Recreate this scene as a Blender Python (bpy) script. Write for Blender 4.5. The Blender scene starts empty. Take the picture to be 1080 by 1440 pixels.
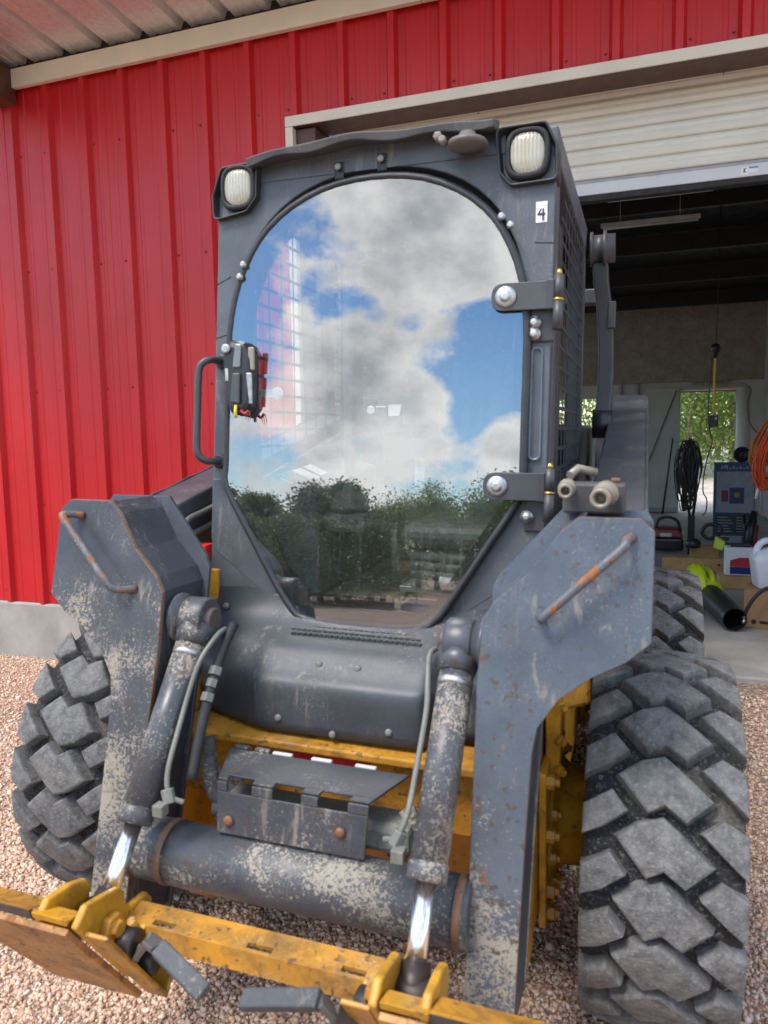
import bpy, math, random
import numpy as np
from mathutils import Vector, Matrix
R = math.radians
random.seed(7)
rng = np.random.default_rng(11)
scene = bpy.context.scene
COL = scene.collection

# ------------------------------------------------------------------ camera
cam_d = bpy.data.cameras.new('camera')
cam = bpy.data.objects.new('camera', cam_d)
COL.objects.link(cam)
scene.camera = cam
YAW, PITCH, ROLL = R(19.0), R(5.9), R(-1.14)
cam_d.sensor_fit = 'VERTICAL'
cam_d.sensor_height = 36.0
cam_d.lens = 36.0 * 1054 / 1440
cam_d.clip_start = 0.05
cam_d.clip_end = 3000
fw = Vector((-math.sin(YAW) * math.cos(PITCH), math.cos(YAW) * math.cos(PITCH), -math.sin(PITCH)))
rt = Vector((math.cos(YAW), math.sin(YAW), 0))
up = rt.cross(fw)
rt2 = rt * math.cos(ROLL) + up * math.sin(ROLL)
up2 = up * math.cos(ROLL) - rt * math.sin(ROLL)
mw = Matrix((rt2, up2, -fw)).transposed().to_4x4()
mw.translation = Vector((.725, -2.0, 1.5))
cam.matrix_world = mw
cam_d.dof.use_dof = True
cam_d.dof.focus_distance = 3.6
cam_d.dof.aperture_fstop = cam_d.lens / 6.5

# ------------------------------------------------------------------ world, sun, exposure
SUN_ELEV, SUN_AZ = R(60), R(216)      # azimuth measured from +Y clockwise (towards +X)
world = bpy.data.worlds.new('World')
scene.world = world
world.use_nodes = True
wn, wl = world.node_tree.nodes, world.node_tree.links
wn.clear()
def W(t, **k):
    n = wn.new(t)
    for a, b in k.items():
        setattr(n, a, b)
    return n
def wmath(op, a, b=None):
    n = W('ShaderNodeMath', operation=op)
    for i, v in enumerate((a, b)):
        if v is None:
            continue
        if isinstance(v, (int, float)):
            n.inputs[i].default_value = v
        else:
            wl.new(v, n.inputs[i])
    return n.outputs[0]
sky = W('ShaderNodeTexSky', sky_type='NISHITA', sun_disc=False)
sky.sun_elevation = SUN_ELEV
sky.sun_rotation = SUN_AZ
sky.air_density = 1.0
sky.dust_density = 0.7
tc = W('ShaderNodeTexCoord')
# cumulus: fractal noise over the sky's directions, plus the large cloud banks and blue gaps the door glass mirrors
mp = W('ShaderNodeMapping')
mp.inputs['Location'].default_value = (3.1, 1.7, 0.4)
mp.inputs['Scale'].default_value = (1.0, 1.0, 1.35)
wl.new(tc.outputs['Generated'], mp.inputs[0])
n1 = W('ShaderNodeTexNoise')
n1.inputs['Scale'].default_value = 5.5
n1.inputs['Detail'].default_value = 10
n1.inputs['Roughness'].default_value = 0.58
n1.inputs['Distortion'].default_value = 0.0
wl.new(mp.outputs[0], n1.inputs['Vector'])
dens = wmath('ADD', wmath('MULTIPLY', wmath('SUBTRACT', n1.outputs['Fac'], .5), 1.15), .5)
nvec = W('ShaderNodeVectorMath', operation='NORMALIZE')
wl.new(tc.outputs['Generated'], nvec.inputs[0])
def bank(az, el, rad, w):
    a, e_ = R(az), R(el)
    d = W('ShaderNodeVectorMath', operation='DOT_PRODUCT')
    wl.new(nvec.outputs[0], d.inputs[0])
    d.inputs[1].default_value = (-math.sin(a) * math.cos(e_), -math.cos(a) * math.cos(e_), math.sin(e_))
    k = math.log(2) / (1 - math.cos(R(rad)))
    return wmath('MULTIPLY', wmath('POWER', wmath('MAXIMUM', d.outputs['Value'], 0.0), k), w)
for bk in ((23, 26, 5.5, .16), (14, 25, 5.5, .16), (18.5, 22.5, 3.5, .10), (30, 18.5, 2.6, -.22), (23.5, 19.4, 1.7, -.24), (20.5, 19.0, 1.5, -.20), (17.0, 17.9, 1.7, -.20), (11.0, 16.6, 3.2, -.24), (12.5, 12.8, 2.0, -.22), (26, 14.5, 4.0, .17), (20.5, 13.8, 3.6, .16), (16.2, 11.5, 2.4, .15), (9.5, 10.5, 1.8, .16), (20, 7.5, 5, .06)):
    dens = wmath('ADD', dens, bank(*bk))
cr = W('ShaderNodeValToRGB')
cr.color_ramp.elements[0].position = 0.485
cr.color_ramp.elements[1].position = 0.59
wl.new(dens, cr.inputs[0])
# cloud shade: sunlit billows are white, thick undersides greyer
n2 = W('ShaderNodeTexNoise')
n2.inputs['Scale'].default_value = 8
n2.inputs['Detail'].default_value = 7
n2.inputs['Roughness'].default_value = 0.55
wl.new(mp.outputs[0], n2.inputs['Vector'])
shade = wmath('ADD', n2.outputs['Fac'], wmath('MULTIPLY', wmath('SUBTRACT', dens, .62), .7))
cs = W('ShaderNodeValToRGB')
e = cs.color_ramp.elements
e[0].position, e[0].color = 0.44, (1, 1.0, 1.0, 1)
e[1].position, e[1].color = 0.76, (.42, .46, .50, 1)
wl.new(shade, cs.inputs[0])
csv = W('ShaderNodeVectorMath', operation='SCALE')
csv.inputs['Scale'].default_value = 10.0
wl.new(cs.outputs[0], csv.inputs[0])
mix = W('ShaderNodeMixRGB')
wl.new(cr.outputs[0], mix.inputs[0])
hs = W('ShaderNodeHueSaturation')
hs.inputs['Saturation'].default_value = 1.4
hs.inputs['Value'].default_value = 1.2
wl.new(sky.outputs[0], hs.inputs['Color'])
wl.new(hs.outputs[0], mix.inputs[1])
wl.new(csv.outputs[0], mix.inputs[2])
bg = W('ShaderNodeBackground')
bg.inputs['Strength'].default_value = 0.13
wl.new(mix.outputs[0], bg.inputs['Color'])
wo = W('ShaderNodeOutputWorld')
wl.new(bg.outputs[0], wo.inputs['Surface'])

sd = bpy.data.lights.new('sun', 'SUN')
sd.energy = 2.0
sd.angle = R(22)
sd.color = (1, .955, .89)
sun = bpy.data.objects.new('sun', sd)
COL.objects.link(sun)
sv = Vector((math.sin(SUN_AZ) * math.cos(SUN_ELEV), math.cos(SUN_AZ) * math.cos(SUN_ELEV), math.sin(SUN_ELEV)))
sun.rotation_euler = (-sv).to_track_quat('-Z', 'Y').to_euler()
sun.location = (-4, -8, 12)

vs = scene.view_settings
vs.view_transform = 'Standard'
vs.look = 'None'
vs.gamma = 1
vs.use_curve_mapping = False
vs.exposure = 1.0
scene.render.engine = 'CYCLES'
scene.cycles.max_bounces = 6
scene.cycles.transparent_max_bounces = 12

# ------------------------------------------------------------------ mesh helpers
class MB:
    def __init__(s):
        s.v, s.f, s.sm = [], [], []
    def add(s, vs, fs, smooth=False):
        o = len(s.v)
        s.v += [tuple(p) for p in vs]
        s.f += [tuple(i + o for i in f) for f in fs]
        s.sm += [smooth] * len(fs)
        return s
    def box(s, a, b, M=None):
        x0, y0, z0 = [min(p, q) for p, q in zip(a, b)]
        x1, y1, z1 = [max(p, q) for p, q in zip(a, b)]
        vs = [(x0, y0, z0), (x1, y0, z0), (x1, y1, z0), (x0, y1, z0), (x0, y0, z1), (x1, y0, z1), (x1, y1, z1), (x0, y1, z1)]
        if M is not None:
            vs = [tuple(M @ Vector(p)) for p in vs]
        return s.add(vs, [(0, 3, 2, 1), (4, 5, 6, 7), (0, 1, 5, 4), (1, 2, 6, 5), (2, 3, 7, 6), (3, 0, 4, 7)])
    def prism(s, pa, pb):
        n = len(pa)
        fs = [tuple(range(n)), tuple(range(2 * n - 1, n - 1, -1))]
        fs += [(i, n + i, n + (i + 1) % n, (i + 1) % n) for i in range(n)]
        return s.add(list(pa) + list(pb), fs)
    def ring(s, rings, close=True, caps=False, smooth=True):
        """skin a list of equal-length closed rings"""
        n = len(rings[0])
        vs = [p for r in rings for p in r]
        fs = []
        m = len(rings)
        for k in range(m if close == 'loop' else m - 1):
            a, b = k * n, ((k + 1) % m) * n
            for i in range(n):
                j = (i + 1) % n
                fs.append((a + i, a + j, b + j, b + i))
        if caps:
            fs.append(tuple(range(n - 1, -1, -1)))
            fs.append(tuple(range((m - 1) * n, m * n)))
        s.add(vs, fs, smooth)
        if caps:
            s.sm[-1] = s.sm[-2] = False
        return s
    def tube(s, pts, r, n=10, closed=False, caps=True, smooth=True):
        pts = [Vector(p) for p in pts]
        rs = r if isinstance(r, (list, tuple)) else [r] * len(pts)
        rings = []
        m = len(pts)
        nrm = None
        for i, p in enumerate(pts):
            if closed:
                t = (pts[(i + 1) % m] - pts[i - 1])
            else:
                t = pts[min(i + 1, m - 1)] - pts[max(i - 1, 0)]
            t.normalize()
            if nrm is None:
                nrm = t.orthogonal().normalized()
            nrm = (nrm - t * nrm.dot(t)).normalized()
            b = t.cross(nrm)
            rings.append([tuple(p + rs[i] * (math.cos(2 * math.pi * k / n) * nrm + math.sin(2 * math.pi * k / n) * b)) for k in range(n)])
        return s.ring(rings, close='loop' if closed else True, caps=caps and not closed, smooth=smooth)
    def cyl(s, a, b, r, n=20, r2=None):
        return s.tube([a, b], [r, r2 if r2 is not None else r], n)
    def lathe(s, prof, n=32, M=None, smooth=True, closed=False):
        """prof: (radius, height) list; axis local Z, M maps to place"""
        rings = []
        for r, h in prof:
            rg = [Vector((r * math.cos(2 * math.pi * k / n), r * math.sin(2 * math.pi * k / n), h)) for k in range(n)]
            rings.append([tuple(M @ p) if M is not None else tuple(p) for p in rg])
        return s.ring(rings, close='loop' if closed else True, caps=not closed, smooth=smooth)
    def xf(s, M):
        s.v = [tuple(M @ Vector(p)) for p in s.v]
        return s
    def mesh(s, name):
        me = bpy.data.meshes.new(name)
        me.from_pydata(s.v, [], s.f)
        me.polygons.foreach_set('use_smooth', s.sm)
        import bmesh
        bm = bmesh.new()
        bm.from_mesh(me)
        bmesh.ops.recalc_face_normals(bm, faces=bm.faces)
        bm.to_mesh(me)
        bm.free()
        return me
    def build(s, name, mat, parent=None, bevel=0, seg=2, label=None):
        me = s.mesh(name)
        me.materials.append(mat)
        o = bpy.data.objects.new(name, me)
        COL.objects.link(o)
        o.parent = parent
        if bevel:
            m = o.modifiers.new('bevel', 'BEVEL')
            m.width, m.segments, m.limit_method, m.angle_limit = bevel, seg, 'ANGLE', R(38)
        if label:
            o['label'] = label
        return o

def link_copy(o, parent=None):
    c = o.copy()
    COL.objects.link(c)
    c.parent = parent
    return c
def copy_tree(o, parent=None):
    c = link_copy(o, parent)
    for ch in list(o.children):
        copy_tree(ch, c)
    return c
def empty(name, loc=(0, 0, 0), rot=(0, 0, 0), parent=None):
    o = bpy.data.objects.new(name, None)
    o.empty_display_size = .1
    COL.objects.link(o)
    o.location, o.rotation_euler, o.parent = loc, rot, parent
    return o
def tag(o, label=None, cat=None, group=None, kind=None):
    if label: o['label'] = label
    if cat: o['category'] = cat
    if group: o['group'] = group
    if kind: o['kind'] = kind
    return o
def round_poly(pts, r, n=5):
    out = []
    m = len(pts)
    for i in range(m):
        p, a, b = Vector(pts[i]), Vector(pts[i - 1]), Vector(pts[(i + 1) % m])
        rr = r[i] if isinstance(r, (list, tuple)) else r
        u, v = (a - p), (b - p)
        ang = u.angle(v)
        d = min(rr / math.tan(ang / 2) if ang > 1e-3 else 0, u.length * .45, v.length * .45)
        if rr <= 0 or ang > R(172):
            out.append(tuple(p))
            continue
        p0, p1 = p + u.normalized() * d, p + v.normalized() * d
        for k in range(n + 1):
            t = k / n
            out.append(tuple((1 - t) ** 2 * p0 + 2 * t * (1 - t) * p + t * t * p1))
    return out
def smooth_path(pts, n=6):
    P = [Vector(p) for p in pts]
    out = []
    for i in range(len(P) - 1):
        p0, p1, p2, p3 = P[max(i - 1, 0)], P[i], P[i + 1], P[min(i + 2, len(P) - 1)]
        for k in range(n):
            t = k / n
            out.append(.5 * ((2 * p1) + (-p0 + p2) * t + (2 * p0 - 5 * p1 + 4 * p2 - p3) * t * t + (-p0 + 3 * p1 - 3 * p2 + p3) * t ** 3))
    out.append(P[-1])
    return [tuple(p) for p in out]
def axis_mat(p, d):
    q = Vector(d).normalized().to_track_quat('Z', 'Y')
    return Matrix.Translation(Vector(p)) @ q.to_matrix().to_4x4()

def lettering(name, body, size, mat, parent, loc, rot, ext=.001, center=False, sx=1):
    """flat print as a mesh of its own"""
    cu = bpy.data.curves.new(name, 'FONT')
    cu.body, cu.size, cu.extrude = body, size, ext
    if center:
        cu.align_x = 'CENTER'
    tmp = bpy.data.objects.new(name + '_src', cu)
    COL.objects.link(tmp)
    me = bpy.data.meshes.new_from_object(tmp.evaluated_get(bpy.context.evaluated_depsgraph_get()))
    bpy.data.objects.remove(tmp)
    me.name = name
    me.materials.clear()
    me.materials.append(mat)
    o = bpy.data.objects.new(name, me)
    COL.objects.link(o)
    o.parent, o.location, o.rotation_euler, o.scale = parent, loc, rot, (sx, 1, 1)
    return o

# ------------------------------------------------------------------ materials
class NT:
    def __init__(s, name):
        s.m = bpy.data.materials.new(name)
        s.m.use_nodes = True
        s.n, s.l = s.m.node_tree.nodes, s.m.node_tree.links
        s.b = s.n['Principled BSDF']
        s.tc = s.n.new('ShaderNodeTexCoord')
    def noise(s, scale, detail=6, rough=.6, dist=0, vec=None, stretch=None):
        n = s.n.new('ShaderNodeTexNoise')
        n.inputs['Scale'].default_value = scale
        n.inputs['Detail'].default_value = detail
        n.inputs['Roughness'].default_value = rough
        n.inputs['Distortion'].default_value = dist
        v = vec or s.tc.outputs['Object']
        if stretch:
            mp = s.n.new('ShaderNodeMapping')
            mp.inputs['Scale'].default_value = stretch
            s.l.new(v, mp.inputs[0])
            v = mp.outputs[0]
        s.l.new(v, n.inputs['Vector'])
        return n.outputs['Fac']
    def voro(s, scale, feature='F1', vec=None):
        n = s.n.new('ShaderNodeTexVoronoi')
        n.feature = feature
        n.inputs['Scale'].default_value = scale
        s.l.new(vec or s.tc.outputs['Object'], n.inputs['Vector'])
        return n
    def ramp(s, fac, p0, p1, c0=(0, 0, 0), c1=(1, 1, 1)):
        n = s.n.new('ShaderNodeValToRGB')
        e = n.color_ramp.elements
        e[0].position, e[1].position = p0, p1
        e[0].color, e[1].color = (*c0, 1), (*c1, 1)
        s.l.new(fac, n.inputs[0])
        return n.outputs[0]
    def mix(s, fac, a, b, mode='MIX'):
        n = s.n.new('ShaderNodeMixRGB')
        n.blend_type = mode
        for i, v in ((0, fac), (1, a), (2, b)):
            if isinstance(v, (int, float)):
                n.inputs[i].default_value = v
            elif isinstance(v, tuple):
                n.inputs[i].default_value = (*v, 1)
            else:
                s.l.new(v, n.inputs[i])
        return n.outputs[0]
    def math(s, op, a, b=None):
        n = s.n.new('ShaderNodeMath')
        n.operation = op
        for i, v in enumerate((a, b)):
            if v is None: continue
            if isinstance(v, (int, float)): n.inputs[i].default_value = v
            else: s.l.new(v, n.inputs[i])
        return n.outputs[0]
    def set(s, key, v):
        i = s.b.inputs[key]
        if isinstance(v, (int, float)): i.default_value = v
        elif isinstance(v, tuple): i.default_value = (*v, 1)
        else: s.l.new(v, i)
        return s
    def bump(s, h, strength=.3, dist=.01):
        n = s.n.new('ShaderNodeBump')
        n.inputs['Strength'].default_value = strength
        n.inputs['Distance'].default_value = dist
        s.l.new(h, n.inputs['Height'])
        s.l.new(n.outputs[0], s.b.inputs['Normal'])
        return s

def simple(name, col, rough=.5, metal=0, var=.15, scale=12, bump=0, spec=None):
    t = NT(name)
    f = t.noise(scale, 6)
    c = t.mix(t.ramp(f, .3, .7), tuple(x * (1 - var) for x in col), tuple(min(1, x * (1 + var)) for x in col))
    t.set('Base Color', c).set('Metallic', metal)
    t.set('Roughness', t.ramp(t.noise(scale * 2.3, 4), .25, .75, (rough * .8,) * 3, (min(1, rough * 1.2),) * 3))
    if spec is not None: t.set('Specular IOR Level', spec)
    if bump: t.bump(t.noise(scale * 6, 5), bump, .004)
    return t.m

def worn_paint(name, base, mud=.5, rust=.5, rough=.38, mudcol=(.30, .26, .20), off=0., edge=1.0, zg=None, grime=0):
    """painted steel with dried splashed mud, rust freckles and bare worn edges"""
    t = NT(name)
    mp = t.n.new('ShaderNodeMapping')
    mp.inputs['Location'].default_value = (off, off * .7, off * 1.3)
    t.l.new(t.tc.outputs['Object'], mp.inputs[0])
    v = mp.outputs[0]
    big = t.noise(5.5, 2, .5, .3, v)
    med = t.noise(105, 6, .70, .15, v)
    c = t.mix(t.ramp(t.noise(8, 4, .6, 0, v), .3, .7), tuple(x * .8 for x in base), tuple(x * 1.25 for x in base))
    # mud: patches driven by big x med
    fine = t.noise(230, 3, .6, 0, v)
    m = t.math('ADD', t.math('ADD', t.math('MULTIPLY', big, .50), t.math('MULTIPLY', med, .50)), t.math('SUBTRACT', t.math('MULTIPLY', fine, .34), .12))
    if zg:       # splash: more mud low down
        sx = t.n.new('ShaderNodeSeparateXYZ')
        t.l.new(t.tc.outputs['Object'], sx.inputs[0])
        mr = t.n.new('ShaderNodeMapRange')
        for k_, v_ in zip(('From Min', 'From Max', 'To Min', 'To Max'), zg):
            mr.inputs[k_].default_value = v_
        t.l.new(sx.outputs['Z'], mr.inputs['Value'])
        m = t.math('ADD', m, mr.outputs[0])
    p = .80 - .30 * mud
    mm = t.ramp(m, p, p + .045)
    # light dust film round the patches
    c = t.mix(t.math('MULTIPLY', t.ramp(m, p - .22, p + .02), .08 + .10 * mud), c, tuple(x * .85 for x in mudcol))
    mudc = t.mix(big, tuple(x * .7 for x in mudcol), tuple(x * 1.3 for x in mudcol))
    c = t.mix(mm, c, mudc)
    # specks of mud
    sp = t.math('MULTIPLY', t.ramp(fine, .655, .69), t.ramp(big, .44, .54))
    c = t.mix(t.math('MULTIPLY', sp, min(1, .45 + mud)), c, mudc)
    # dark freckles where the paint is gone, and thin bright scratches
    c = t.mix(t.math('MULTIPLY', t.ramp(t.noise(52, 3, .55, 0, v), .64 - .02 * rust, .68 - .02 * rust), min(.8, .75 * rust)), c, (.085, .05, .03))
    sc_ = t.noise(9, 2, .5, 1.6, v, (1, 1, 9))
    c = t.mix(t.math('MULTIPLY', t.ramp(t.math('ABSOLUTE', t.math('SUBTRACT', sc_, .5)), .0, .006, (1, 1, 1), (0, 0, 0)), t.math('MULTIPLY', t.ramp(big, .52, .60), .5)), c, tuple(min(1, x * 2.6 + .05) for x in base))
    # runs: dried mud and rust washed straight down
    st = t.math('MULTIPLY', t.ramp(t.noise(1.0, 5, .65, .4, v, (46, 46, 5.5)), .56, .66), t.ramp(big, .46, .58))
    c = t.mix(t.math('MULTIPLY', st, min(.75, .25 + .6 * mud)), c, mudc)
    if rust > .5:
        c = t.mix(t.math('MULTIPLY', t.ramp(t.noise(1.0, 5, .7, .6, v, (30, 30, 7)), .62, .72), min(.85, .7 * rust)), c, (.15, .065, .03))
    if grime:
        c = t.mix(t.math('MULTIPLY', t.ramp(t.noise(13, 6, .7, .6, v), .46, .66), grime), c, (.055, .035, .02))
    # rust freckles
    rm = t.ramp(t.noise(24, 6, .72, .5, v), .80 - .13 * rust, .835 - .13 * rust)
    c = t.mix(rm, c, t.mix(med, (.10, .035, .015), (.42, .16, .05)))
    t.set('Base Color', c)
    rr = t.math('MAXIMUM', t.math('MAXIMUM', mm, rm), t.ramp(big, .2, .8, (rough * .75,) * 3, (rough * 1.3,) * 3))
    t.set('Roughness', t.math('MINIMUM', rr, .9))
    t.bump(t.math('ADD', t.math('MULTIPLY', mm, .7), t.math('MULTIPLY', med, .4)), .35, .003)
    return t.m
def edge_faces(o, mat, ax):
    """give the cut edges of a plate their own bare, rusty metal"""
    o.data.materials.append(mat)
    ax = Vector(ax).normalized()
    for p in o.data.polygons:
        if abs(p.normal.dot(ax)) < .5:
            p.material_index = 1

M = {}
SL = (.044, .051, .063)
M['arm'] = worn_paint('arm_paint', SL, .42, .55, .36)
M['eye'] = worn_paint('cylinder_eye_paint', SL, .68, 1.0, .4, off=18)
M['arm_shaded'] = worn_paint('arm_paint_shaded', (.034, .041, .052), .30, .6, .38, off=19)  # darker copy of the arm paint: shade on the inner web put into colour
M['arm_muddy'] = worn_paint('arm_paint_muddy', SL, .55, .8, .4, off=3.1, zg=(.70, 1.33, .11, -.07))
M['arm_clean'] = worn_paint('arm_paint_clean', (.070, .087, .108), .42, 1.15, .30, off=7.7, zg=(.60, 1.12, .16, -.06))
M['beam'] = worn_paint('beam_paint', (.062, .068, .078), .34, .6, .36, off=1.7)
M['cab'] = worn_paint('cab_paint', (.082, .092, .104), .24, .25, .42, off=5.2, edge=.25)
M['cab_roof'] = worn_paint('cab_roof_paint', (.07, .068, .066), .16, .45, .55, off=2.2)
M['panel'] = worn_paint('panel_plastic', (.040, .045, .052), .30, .15, .48, off=9.2, zg=(.74, 1.0, .06, -.05))
M['cyl'] = worn_paint('cylinder_paint', SL, .80, .9, .36, off=4.4)
M['tube'] = worn_paint('cross_tube_paint', SL, .66, .9, .38, off=6.6)
M['yellow'] = worn_paint('yellow_paint', (.54, .26, .013), .24, .7, .42, grime=.38, mudcol=(.30, .19, .09), off=8.1)
M['yellow_worn'] = worn_paint('yellow_paint_worn', (.47, .21, .014), .52, 1.2, .45, grime=.6, mudcol=(.36, .22, .10), off=2.9)
M['plate_face'] = worn_paint('worn_plate_face', (.44, .20, .04), .66, 1.5, .5, grime=.6, mudcol=(.30, .15, .07), off=12.)
M['rust_edge'] = worn_paint('rusty_cut_edge', (.16, .085, .05), .35, 1.6, .7, off=17)
M['guard'] = worn_paint('guard_paint', (.038, .043, .053), .46, .9, .4, off=10.3)
M['black'] = simple('black_plastic', (.018, .018, .02), .38, var=.3)
M['black_matte'] = simple('black_rubber', (.022, .022, .023), .75, var=.3)
M['gasket'] = simple('door_gasket', (.03, .031, .033), .5, var=.3)
M['bracket'] = simple('hinge_bracket', (.055, .056, .058), .45, var=.2)
M['steel'] = simple('zinc_steel', (.50, .51, .50), .45, .9, .25, 60)
M['chrome'] = simple('chrome_rod', (.85, .86, .88), .24, 1, .04, 8)
M['brass'] = simple('brass', (.62, .42, .10), .4, 1, .2, 60)
M['dull_steel'] = worn_paint('dull_steel', (.30, .30, .28), .4, .35, .4, off=13)
M['old_brass'] = worn_paint('tarnished_fitting', (.24, .21, .16), .45, .7, .35, off=15)
M['muddy'] = worn_paint('mud_caked_hose', (.05, .05, .048), .82, .3, .7, off=16)
M['panel_bolt'] = simple('dusty_bolt', (.17, .16, .145), .6)
M['dirty_tube'] = worn_paint('dirty_tube', (.15, .15, .13), .5, .3, .5, mudcol=(.36, .33, .26), off=14)
M['red_reflector'] = simple('red_reflector', (.75, .03, .025), .3)
M['white_paint'] = simple('white_sticker', (.78, .78, .74), .5, var=.06)
M['ink'] = simple('sticker_ink', (.02, .02, .025), .5)
M['vinyl'] = simple('seat_vinyl', (.17, .175, .165), .5, var=.35, scale=20, bump=.2)
M['cab_floor'] = simple('cab_floor_dust', (.42, .33, .22), .9, var=.5, scale=18, bump=.4)

def tyre_mat(name, k):
    t = NT(name)
    oi = t.n.new('ShaderNodeObjectInfo')
    va = t.n.new('ShaderNodeVectorMath')
    t.l.new(t.tc.outputs['Object'], va.inputs[0])
    sc = t.n.new('ShaderNodeVectorMath')
    sc.operation = 'SCALE'
    sc.inputs[0].default_value = (7, 5, 9)
    t.l.new(oi.outputs['Random'], sc.inputs['Scale'])
    t.l.new(sc.outputs[0], va.inputs[1])
    v = va.outputs[0]
    base = t.mix(t.ramp(t.noise(30, 6, .65, 0, v), .3, .7), (.040 * k, .039 * k, .038 * k), (.115 * k, .112 * k, .106 * k))
    sp = t.ramp(t.noise(120, 6, .8, 0, v), .54, .66)
    base = t.mix(t.math('MULTIPLY', sp, .7), base, (.30, .29, .275))
    du = t.ramp(t.noise(9, 5, .6, .2, v), .55, .75)
    base = t.mix(t.math('MULTIPLY', du, .5), base, (.25, .215, .17))
    t.set('Base Color', base).set('Roughness', .85)
    t.bump(t.math('ADD', t.noise(70, 6, .7, 0, v), t.math('MULTIPLY', t.noise(260, 3, .6, 0, v), .5)), .9, .007)
    return t.m
M['tread'] = tyre_mat('tyre_tread', 1.9)
M['tyre'] = tyre_mat('tyre_carcass', .26)  # rubber darkened to put shade into the gaps between tread blocks

def glass_mat(name, refl, tint, rough=0.0):
    t = NT(name)
    t.n.remove(t.b)
    out = t.n['Material Output']
    lw = t.n.new('ShaderNodeLayerWeight')
    lw.inputs['Blend'].default_value = .5
    geo = t.n.new('ShaderNodeNewGeometry')
    fac = t.math('ADD', refl, t.math('MULTIPLY', t.math('POWER', lw.outputs['Facing'], 4.0), 1 - refl))
    fac = t.math('MULTIPLY', fac, t.math('SUBTRACT', 1.0, geo.outputs['Backfacing']))
    tr = t.n.new('ShaderNodeBsdfTransparent')
    tr.inputs[0].default_value = (*tint, 1)
    gl = t.n.new('ShaderNodeBsdfGlossy')
    gl.inputs['Roughness'].default_value = rough
    gl.inputs['Color'].default_value = (1, 1, 1, 1)
    ms = t.n.new('ShaderNodeMixShader')
    t.l.new(fac, ms.inputs[0])
    t.l.new(tr.outputs[0], ms.inputs[1])
    t.l.new(gl.outputs[0], ms.inputs[2])
    # a thin film of dust and wipe streaks on the pane
    df = t.n.new('ShaderNodeBsdfDiffuse')
    df.inputs[0].default_value = (.55, .54, .5, 1)
    st = t.math('MULTIPLY', t.ramp(t.noise(1.0, 6, .6, 0, None, (60, 1, 4)), .58, .8), .10)
    sp = t.math('MULTIPLY', t.ramp(t.noise(140, 3, .5), .70, .74), .35)
    m2 = t.n.new('ShaderNodeMixShader')
    t.l.new(t.math('ADD', t.math('ADD', st, sp), .012), m2.inputs[0])
    t.l.new(ms.outputs[0], m2.inputs[1])
    t.l.new(df.outputs[0], m2.inputs[2])
    t.l.new(m2.outputs[0], out.inputs['Surface'])
    return t.m
M['glass'] = glass_mat('door_glass', .26, (.80, .83, .83))

def lens_mat():
    """hazed clear lens: part see-through, part yellowed"""
    t = NT('lamp_lens')
    w = t.n.new('ShaderNodeTexWave')
    w.inputs['Scale'].default_value = 34
    t.l.new(t.tc.outputs['Object'], w.inputs['Vector'])
    t.set('Base Color', t.mix(t.ramp(t.noise(22, 5), .35, .7), (.62, .60, .50), (.55, .48, .30)))
    t.set('Roughness', .15).set('Coat Weight', .5)
    t.bump(w.outputs['Fac'], .25, .003)
    tr = t.n.new('ShaderNodeBsdfTransparent')
    ms = t.n.new('ShaderNodeMixShader')
    t.l.new(t.ramp(w.outputs['Fac'], .0, 1.0, (.34, .34, .34), (.62, .62, .62)), ms.inputs[0])
    t.l.new(t.b.outputs[0], ms.inputs[1])
    t.l.new(tr.outputs[0], ms.inputs[2])
    t.l.new(ms.outputs[0], t.n['Material Output'].inputs['Surface'])
    return t.m
M['reflector'] = simple('lamp_reflector', (.80, .78, .70), .28, 1, .08, 20)
M['lens'] = lens_mat()

def red_metal():
    t = NT('red_metal_siding')
    c = t.mix(t.ramp(t.noise(2.2, 5), .3, .7), (.47, .009, .012), (.55, .012, .016))
    # faint dust runs
    c = t.mix(t.math('MULTIPLY', t.ramp(t.noise(1.0, 5, .6, 0, None, (40, 40, .8)), .5, .8), .06), c, (.5, .25, .2))
    t.set('Base Color', c).set('Roughness', .38).set('Specular IOR Level', .45)
    t.bump(t.noise(4, 2, .5, 0, None, (1, 1, .35)), .03, .02)
    return t.m
M['red'] = red_metal()
M['beige'] = simple('beige_trim_metal', (.70, .64, .52), .42, var=.06, scale=4)
M['curtain'] = simple('curtain_metal', (.74, .71, .61), .45, var=.06, scale=3)
M['bar_white'] = simple('bottom_bar_metal', (.60, .61, .60), .4, var=.05, scale=3)
M['brown'] = simple('brown_primer_steel', (.10, .045, .03), .5, var=.25, scale=6)
def galv():
    t = NT('galvalume_ceiling')
    c = t.mix(t.ramp(t.noise(30, 4, .6), .35, .65), (.68, .68, .66), (.80, .80, .78))
    t.set('Base Color', c).set('Metallic', .45)
    t.set('Roughness', t.ramp(t.noise(3, 5), .3, .7, (.30,) * 3, (.42,) * 3))
    return t.m
M['galv'] = galv()
def concrete(name, col, rough=.85):
    t = NT(name)
    c = t.mix(t.ramp(t.noise(3.2, 7, .65), .3, .7), tuple(x * .72 for x in col), tuple(x * 1.15 for x in col))
    c = t.mix(t.math('MULTIPLY', t.ramp(t.noise(1.3, 6, .6, .8), .52, .68), .4), c, tuple(x * .55 for x in col))
    t.set('Base Color', c).set('Roughness', rough)
    t.bump(t.noise(60, 6, .7), .25, .004)
    return t.m
M['concrete'] = concrete('stem_wall_concrete', (.36, .34, .30))
M['slab'] = concrete('slab_concrete', (.40, .37, .33), .6)
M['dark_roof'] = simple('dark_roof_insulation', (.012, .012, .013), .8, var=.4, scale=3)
M['foam'] = None
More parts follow.
